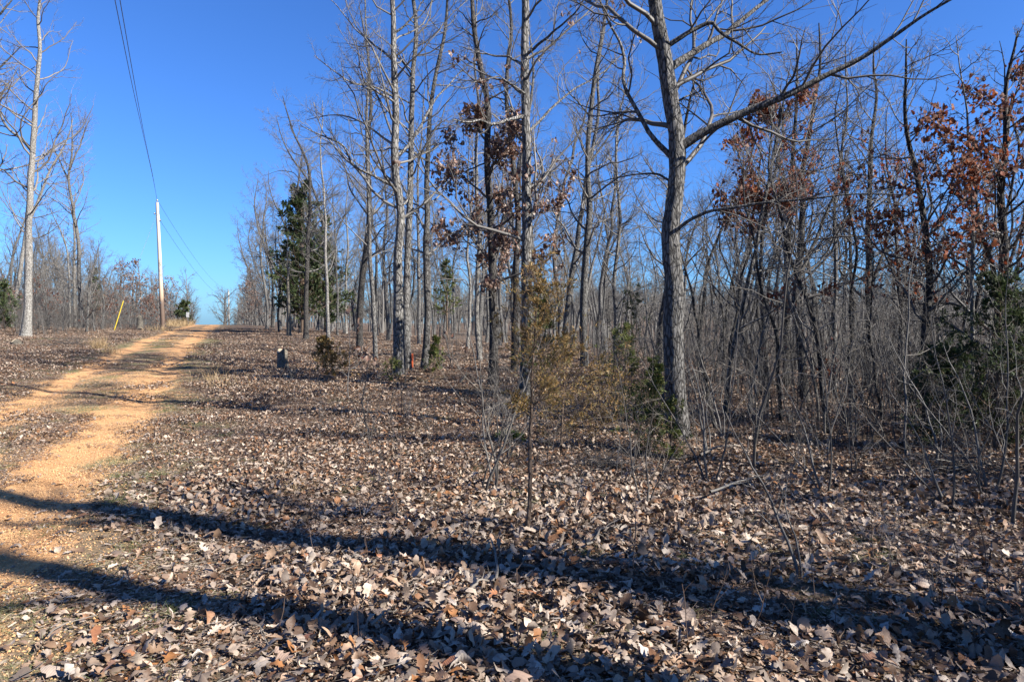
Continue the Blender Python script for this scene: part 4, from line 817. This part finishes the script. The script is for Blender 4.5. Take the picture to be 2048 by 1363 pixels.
# green evergreen clump
B = gpt(1020, 885); rs = np.random.default_rng(41); o = empty('evergreen_fern', B, 'bright green leafy clump on the ground left of the rusty cedars', 'fern'); n = 420
a = rs.uniform(0, 6.28, n); e = rs.uniform(.15, 1.2, n); D = np.stack([np.cos(a) * np.cos(e), np.sin(a) * np.cos(e), np.sin(e)], 1); ps = D * rs.uniform(.05, .24, n)[:, None]; ps[:, 2] *= .6
link('fronds', mesh_np('fronds', [leafmesh(ps, D, rs.normal(size=(n, 3)) * .4 + [0, 0, 1], rs.uniform(.06, .11, n), .022, MID, rs, .4, .3)], M_fern), o)

# ------------------------------------------------------------------ grass
def blades(x, y, rng, Lr, wd, lean=.5, K=3):
    N = len(x); z = H(x, y); B = np.stack([x, y, z - .005], 1); a = rng.uniform(0, 6.28, N); D = np.stack([np.cos(a) * lean, np.sin(a) * lean, np.ones(N)], 1) + rng.normal(0, .2, (N, 3)); D = nrm(D)
    L = rng.uniform(*Lr, N)[:, None]; s = nrm(np.cross(D, rng.normal(size=(N, 3)))) * wd; bend = np.stack([np.cos(a), np.sin(a), -.8 * np.ones(N)], 1) * L * rng.uniform(.05, .5, N)[:, None]
    V = np.stack([B - s, B + s, B + D * L * .5 + s * .7 + bend * .25, B + D * L * .5 - s * .7 + bend * .25, B + D * L + bend], 1)
    i = np.arange(N)[:, None] * 5; return V.reshape(-1, 3), i + np.array([[0, 1, 2, 3]]), i + np.array([[3, 2, 4]])
def grass_obj(name, x, y, rng, Lr, wd, mat, lean=.5, parent=None, loc=None):
    V, q4, t3 = blades(x, y, rng, Lr, wd, lean)
    if loc is not None: V = V - np.array(loc)
    me = mesh_np(name, [(V, q4), (V, t3)], mat, False); ob = link(name, me, parent)
    if parent is not None: ob['kind'] = 'stuff'
    return ob
rng = np.random.default_rng(50)
def scat(n, d0, d1, pw=.5, amax=.86):
    y = np.sqrt(rng.uniform(d0 ** 2, d1 ** 2, n)); return rng.uniform(-amax, amax, n) * y, y
mats = []
for i in range(8):                # small mats of dead grass, laid with geometry nodes
    r2 = np.random.default_rng(900 + i); nb = 170; rd = np.sqrt(r2.uniform(0, 1, nb)) * .2; th = r2.uniform(0, 6.28, nb); gx_, gy_ = np.cos(th) * rd, np.sin(th) * rd
    V, q4, t3 = blades(gx_, gy_, r2, (.02, .075), .0014, [1.2, 2.2][i % 2]); V[:, 2] -= np.repeat(H(gx_, gy_), 5)
    mats.append(mesh_np('grass_mat', [(V, q4), (V, t3)], M_grass if i % 4 else M_grassg, False))
x, y = scat(60000, 2.2, 34); g = vn(x * .9, y * .9, 9) + .35 * vn(x * 3, y * 3, 2); q = x + .41 * y + 1.2 + .6 * (vn(x * 1.2, y * 1.2, 1) - .5); f = vn(x * 2.2, y * 2.2, 21)
pr = np.clip(sst(.74, 1.0, g) * .3 * sst(.1, .5, q) + sst(.3, .6, f) * (np.exp(-((q + 1.75) / .45) ** 2) + sst(-.35, .05, q) * (1 - sst(.5, 1.7, q)) + sst(-3.0, -3.3, q) * (1 - .8 * sst(-4.5, -6, q))), 0, 1) * (1 - .75 * sst(.5, 3.5, x))
k = rng.uniform(size=len(x)) < pr * .55; x, y = x[k], y[k]
tag(instancer('grass', mats, np.stack([x, y, H(x, y)], 1), rng.uniform(0, 6.28, len(x)), rng.uniform(.7, 1.3, len(x)), rng.integers(0, 8, len(x)), M_grass), 'sparse dry grass along the track and among the fallen leaves', 'grass', kind='stuff')
peb = []
for i in range(5):
    r2 = np.random.default_rng(930 + i); nb = 60; c = np.stack([r2.uniform(-.25, .25, nb), r2.uniform(-.25, .25, nb), np.zeros(nb)], 1); o8 = np.array([[1, 0, 0], [0, 1, 0], [-1, 0, 0], [0, -1, 0], [0, 0, 1], [0, 0, -1]], float)
    V = c[:, None, :] + o8[None] * (r2.uniform(.002, .008, (nb, 1, 1)) ** 1.0) * r2.uniform(.6, 1.3, (nb, 6, 1)); Fo = np.array([[0, 1, 4], [1, 2, 4], [2, 3, 4], [3, 0, 4]])[None] + np.arange(nb)[:, None, None] * 6
    peb.append(mesh_np('pebbles', [(V.reshape(-1, 3), Fo.reshape(-1, 3))], M_pebble, False))
x, y = scat(9000, 2.3, 18); q = x + .41 * y + 1.2; k = (q < .5) & (q > -3.5); x, y = x[k], y[k]
tag(instancer('gravel', peb, np.stack([x, y, H(x, y)], 1), rng.uniform(0, 6.28, len(x)), rng.uniform(.7, 1.5, len(x)), rng.integers(0, 5, len(x)), M_pebble), 'loose grit and small pebbles on the orange track', 'gravel', kind='stuff')
cx, cy = scat(260, 2.4, 17); q = cx + .41 * cy + 1.2; kk = (q > -.1) & (cx < 2.2 + .1 * cy) & ((cy < 8) | (vn(cx * .4, cy * .4, 61) > .5)); cx, cy = cx[kk], cy[kk]; nb = 130
x = np.repeat(cx, nb) + rng.normal(0, .055, len(cx) * nb); y = np.repeat(cy, nb) + rng.normal(0, .055, len(cx) * nb)
tag(grass_obj('green_grass', x, y, rng, (.04, .12), .0015, M_grassg, 1.0), 'small low tufts of dull green grass poking through the leaves', 'grass', kind='stuff')
def tuft(label, px, py, n, sp, Lr, wd, d=None, name='grass_tuft'):
    B = gpt(px, py, d); rs = np.random.default_rng(int(px)); o = empty(name, B, label, 'grass tuft'); x = B[0] + rs.normal(0, sp, n); y = B[1] + rs.normal(0, sp, n)
    grass_obj('blades', x, y, rs, Lr, wd, M_straw, .22, o, B)
tuft('golden broomsedge tuft at the left edge of the track', 200, 700, 200, .13, (.35, .85), .006)
tuft('smaller straw grass tuft right of the golden one', 222, 706, 90, .15, (.25, .6), .005)
tuft('sparse straw stalks on the verge right of the track', 418, 765, 60, .18, (.25, .6), .0035)
tuft('second group of straw stalks on the verge, nearer the stump', 440, 775, 60, .2, (.25, .6), .0035)
tuft('dry grass around the base of the near pole', 322, 662, 200, .5, (.3, .8), .008)
tuft('small pale grass tuft on the leafy slope below the rusty shrub', 600, 990, 120, .1, (.06, .16), .0015)
rs = np.random.default_rng(60); n = 2600; pxs = rs.uniform(335, 430, n); ds = rs.uniform(62, 78, n); x = (pxs - 1024) / FPX * ds; k = x + .41 * ds + 1.2 < -3.0; x, ds = x[k], ds[k]
tag(grass_obj('broomsedge', x, ds, rs, (.4, 1.1), .012, M_straw, .25), 'band of golden dry grass along the crest left of the track', 'grass', kind='stuff')
# dry weed stems
x, y = scat(2600, 3.2, 18); q = x + .41 * y + 1.2; k = (q > .9) & (rng.uniform(size=len(x)) < sst(.3, .6, vn(x * .5, y * .5, 30)) * (.35 + .65 * sst(-1, 3, x))); x, y = x[k], y[k]; N = len(x)
P = np.zeros((N, 6, 3)); P[:, 0] = np.stack([x, y, H(x, y) - .02], 1); D = nrm(rng.normal(0, .22, (N, 3)) + [0, 0, 1]); L = (rng.uniform(.15, .75, N) ** 1.3)[:, None]
for k_ in range(1, 6): P[:, k_] = P[:, k_ - 1] + D * L / 5; D = nrm(D + rng.normal(0, .1, (N, 3)))
R = rng.uniform(.0016, .004, N)[:, None] * np.linspace(1, .5, 6); P2, R2 = grow(P, R, 3, .35, 1, (25, 60), .35, .7, 4, rng, .15, .02, rmin=.001)
tag(link('weed_stems', mesh_np('weed_stems', [tubes(P, R, 4), tubes(P2, R2, 3)], M_twigr)), 'thin dry weed stems sticking up from the leaf litter', 'weeds', kind='stuff')

x, y = scat(5200, 2.3, 13); q = x + .41 * y + 1.2; k = q > .2; x, y = x[k], y[k]; N = len(x); a = rng.uniform(0, 6.28, N); L = rng.uniform(.03, .22, N) ** 1.2
t_ = np.array([-.5, 0, .5])[None, :, None]; P = np.stack([x, y, H(x, y) + rng.uniform(.01, .05, N)], 1)[:, None, :] + np.stack([np.cos(a), np.sin(a), rng.normal(0, .15, N)], 1)[:, None, :] * L[:, None, None] * t_; P[:, 1] += rng.normal(0, .008, (N, 3))
tag(link('fallen_twigs', mesh_np('fallen_twigs', [tubes(P, rng.uniform(.001, .0035, N)[:, None] * np.array([[1, .9, .6]]), 3)], M_twigp)), 'broken twigs scattered through the fallen leaves', 'twigs', kind='stuff')
# ------------------------------------------------------------------ fallen leaves
rng = np.random.default_rng(90)
def cover(x, y):
    q = x + .41 * y + 1.2 + .8 * (vn(x * 1.1, y * 1.1, 1) - .5) + .3 * (vn(x * 4, y * 4, 8) - .5)
    c = sst(-.1, 1.1, q) + sst(-3.1, -4.0, q) * .8 + .015 + .1 * np.exp(-((q + 1.75) / .4) ** 2)
    c = c * (.7 + .3 * sst(.28, .5, vn(x * .7, y * .7, 44))) * (.45 + .55 * sst(.22, .38, vn(x * 1.6, y * 1.6, 77)))
    return np.clip(c, 0.02, 1)
def litter(n, d0, d1, Lr, amax=.86, tilt=.35, zr=.035, behind=False):
    y = np.sqrt(rng.uniform(d0 ** 2, d1 ** 2, n)); x = rng.uniform(-amax, amax, n) * y
    k = rng.uniform(size=n) < cover(x, y); x, y = x[k], y[k]; N = len(x); dens = cover(x, y)
    L = rng.uniform(*Lr, N) * (.85 + .3 * rng.uniform(size=N)); a = rng.uniform(0, 6.28, N); tl = np.abs(rng.normal(0, tilt, N)) * (.4 + .6 * dens); up = rng.uniform(size=N) < .09 * dens; tl = np.where(up, rng.uniform(.7, 1.4, N), tl)
    ax = np.stack([np.cos(a) * np.cos(tl), np.sin(a) * np.cos(tl), np.sin(tl)], 1); rl_ = rng.normal(0, tilt, N)
    nm = np.stack([rl_ * np.cos(a + 1.57) - np.sin(tl) * np.cos(a), rl_ * np.sin(a + 1.57) - np.sin(tl) * np.sin(a), np.cos(tl)], 1); flip = rng.uniform(size=N) < .5; nm[flip] *= -1
    z = H(x, y) + .008 + rng.uniform(0, zr, N) * dens + L * .45 * np.sin(tl); return np.stack([x, y, z], 1), ax, nm, L
parts = []; big = []
for prof, n, wd in ((OAK, 7500, (.5, .8)), (ELL, 4500, (.35, .6)), (OAK2, 10500, (.45, .75))):
    p, ax, nm, L = litter(n, 2.1, 5.8, (.022, .10)); N = len(p); V, Fc = leafmesh(p, ax, nm, L, L * rng.uniform(*wd, N), prof, rng, .36, .42, .16)
    parts.append((V, Fc))
for prof, n in ((MIDO, 7500), (MID, 6500)):
    p, ax, nm, L = litter(n, 5.5, 6.9, (.022, .082), zr=.035); N = len(p); parts.append(leafmesh(p, ax, nm, L, L * rng.uniform(.6, .95, N), prof, rng, .3, .3, .15))
patch = []
for i in range(16):
    r2 = np.random.default_rng(800 + i); N = 150; a = r2.uniform(0, 6.28, N); t_ = r2.uniform(0, 6.28, N); rd = np.sqrt(r2.uniform(0, 1, N)) * .5
    up_ = np.where(r2.uniform(size=N) < .2, r2.uniform(.4, 1.3, N), r2.normal(0, .22, N))
    V, Fc = leafmesh(np.stack([np.cos(t_) * rd, np.sin(t_) * rd, r2.uniform(.02, .06, N)], 1), np.stack([np.cos(a), np.sin(a), np.tan(up_) * .6], 1), r2.normal(0, .35, (N, 3)) + [0, 0, 1], r2.uniform(.03, .085, N), r2.uniform(.015, .052, N), MIDO if i % 2 else MID, r2, .5, .4, .15)
    patch.append(mesh_np('leaf_patch', [(V, Fc)], M_litter))
y = np.sqrt(rng.uniform(6.5 ** 2, 52 ** 2, 10600)); x = rng.uniform(-.86, .95, 10600) * y; k = rng.uniform(size=10600) < cover(x, y) * (1.1 - .5 * sst(20, 52, y)); x, y = x[k], y[k]
ye = rng.uniform(-6, 40, 7000); xe = np.maximum(.9 * ye, 2.0) + rng.uniform(0, 26, 7000); ke = (ye > 2.8) | (xe > 3.2); x = np.concatenate([x, xe[ke]]); y = np.concatenate([y, ye[ke]])   # the carpet goes on beyond the right edge
ob = instancer('leaf_patches', patch, np.stack([x, y, H(x, y)], 1), rng.uniform(0, 6.28, len(x)), rng.uniform(.8, 1.25, len(x)), rng.integers(0, 16, len(x)), M_litter, ground); ob['kind'] = 'stuff'; ob['label'] = 'farther carpet of fallen leaves between the tree trunks'
crumb = []
for i in range(8):
    r2 = np.random.default_rng(850 + i); N = 190; rd = np.sqrt(r2.uniform(0, 1, N)) * .24; t_ = r2.uniform(0, 6.28, N); a = r2.uniform(0, 6.28, N)
    V, Fc = leafmesh(np.stack([np.cos(t_) * rd, np.sin(t_) * rd, r2.uniform(.002, .012, N)], 1), np.stack([np.cos(a), np.sin(a), r2.normal(0, .2, N)], 1), r2.normal(0, .3, (N, 3)) + [0, 0, 1], r2.uniform(.008, .04, N), r2.uniform(.002, .013, N), [.5, .4], r2, .3, .2)
    crumb.append(mesh_np('leaf_crumbs', [(V, Fc)], M_litter))
n = 26000; y = np.sqrt(rng.uniform(2.1 ** 2, 24 ** 2, n)); x = rng.uniform(-.86, .86, n) * y; q = x + .41 * y + 1.2; k = rng.uniform(size=n) < np.clip(.55 * sst(-.4, .5, q) + .8 * np.exp(-((q + 1.75) / .5) ** 2) * sst(.3, .6, vn(x * 1.3, y * 1.3, 70)) + .8 * sst(-3.0, -3.3, q) + .03, 0, 1); x, y = x[k], y[k]
ob = instancer('leaf_crumbs', crumb, np.stack([x, y, H(x, y)], 1), rng.uniform(0, 6.28, len(x)), rng.uniform(.8, 1.2, len(x)), rng.integers(0, 8, len(x)), M_litter, ground); ob['kind'] = 'stuff'; ob['label'] = 'broken bits of dry leaf over the soil and track edges'
# a little litter beside and behind the camera
y = rng.uniform(-6, 2.5, 2600); x = rng.uniform(-2, 10, 2600); N = 2600; a = rng.uniform(0, 6.28, N); parts.append(leafmesh(np.stack([x, y, H(x, y) + .02], 1), np.stack([np.cos(a), np.sin(a), rng.normal(0, .2, N)], 1), rng.normal(0, .3, (N, 3)) + [0, 0, 1], rng.uniform(.07, .14, N), .09, MID, rng, .4, .4))
o = link('leaf_litter', mesh_np('leaf_litter', parts, M_litter), ground); o['kind'] = 'stuff'; o['label'] = 'thick layer of curled dry oak leaves covering the ground'
# the 300 nearest leaves, each an object that can be picked up
M_leafs = []
for i, c in enumerate([(.42, .31, .23), (.36, .26, .19), (.44, .37, .31), (.25, .15, .09), (.34, .18, .10), (.50, .42, .35), (.38, .16, .07)]):
    m, n, l, p = newmat('single_leaf'); tc = n.new('ShaderNodeTexCoord'); nz = noise(n, l, tc.outputs['Object'], 45, 5, .6); wv = n.new('ShaderNodeTexWave'); wv.inputs['Scale'].default_value = 28; wv.inputs['Distortion'].default_value = 1.5; wv.bands_direction = 'Y'; l.new(tc.outputs['Object'], wv.inputs['Vector'])
    c1 = mix(n, l, c, tuple(v * .35 for v in c), mth(n, l, 'MULTIPLY', mth(n, l, 'SUBTRACT', nz, .45, clamp=True), 2.5, clamp=True)); c1 = mix(n, l, c1, tuple(min(1, v * 1.25) for v in c), mth(n, l, 'MULTIPLY', wv.outputs['Fac'], .1))
    g = n.new('ShaderNodeNewGeometry'); c1 = mix(n, l, c1, mix(n, l, c1, (.40, .35, .30), .4), g.outputs['Backfacing']); l.new(c1, p.inputs['Base Color']); p.inputs['Roughness'].default_value = .5
    b = n.new('ShaderNodeBump'); b.inputs['Strength'].default_value = .4; b.inputs['Distance'].default_value = .004; l.new(mth(n, l, 'MULTIPLY_ADD', wv.outputs['Fac'], .4, nz), b.inputs['Height']); l.new(b.outputs[0], p.inputs['Normal']); M_leafs.append(m)
lm = []
for i in range(28):
    r2 = np.random.default_rng(700 + i); pf = [OAK, ELL, OAK2, OAK][i % 4]
    V, Fc = leafmesh(np.zeros((1, 3)), np.array([[0, 1., 0]]), np.array([[0, 0, 1.]]), .125, .125 * r2.uniform(.45, .8), pf, r2, .42, .5, .16)
    s = simple_tube([[0, -.062, V[1, 2]], [0.004, -.085, V[1, 2] + .004], [.01, -.10, V[1, 2] + .012]], [.0012, .001, .001], 4)
    lm.append(mesh_np('leaf', [(V, Fc), s], M_leafs[i % 7]))
cnt = 0
while cnt < 300:
    d = math.sqrt(rng.uniform(2.5 ** 2, 4.6 ** 2)); a = rng.uniform(-.78, .80); x = a * d; y = d
    if rng.uniform() > float(cover(np.array([x]), np.array([y]))[0]) ** 1.5: continue
    o = link('leaf', lm[cnt % 28], ground, (x, y, float(H(x, y)) + rng.uniform(.03, .055))); s = rng.uniform(.45, .95) * (1.35 if d < 3.7 and cnt % 3 == 0 else 1); o.scale = (s, s, s)
    o.rotation_euler = (rng.normal(0, .35) + (math.pi if rng.uniform() < .4 else 0), rng.normal(0, .35), rng.uniform(0, 6.28)); cnt += 1

import re
for o in col.objects:
    if 'label' in o.keys() and len(re.findall(r'[A-Za-z]+', o['label'])) > 12 and ' between the ' in o['label'] and o.parent is None:
        o['label'] = re.sub(r' between (the .*?) and the .*$', r' right of \1', o['label'])
# things that would read alike: say which of them, from left to right
by = {}
for o in col.objects:
    if o.parent is None and 'label' in o.keys() and 'outside' not in o['label']: by.setdefault(o['label'], []).append(o)
for lab, L in by.items():
    if len(L) < 2: continue
    L.sort(key=lambda o: o.location.x / max(o.location.y, .1)); nw = {2: 'two', 3: 'three', 4: 'four', 5: 'five', 6: 'six'}.get(len(L), 'several')
    pos = ['leftmost'] + ['second', 'third', 'fourth', 'fifth', 'sixth', 'seventh', 'eighth', 'ninth', 'tenth'][:len(L) - 2] + ['rightmost']
    for o, p_ in zip(L, pos): o['label'] = lab + ', ' + p_ + ' of ' + nw
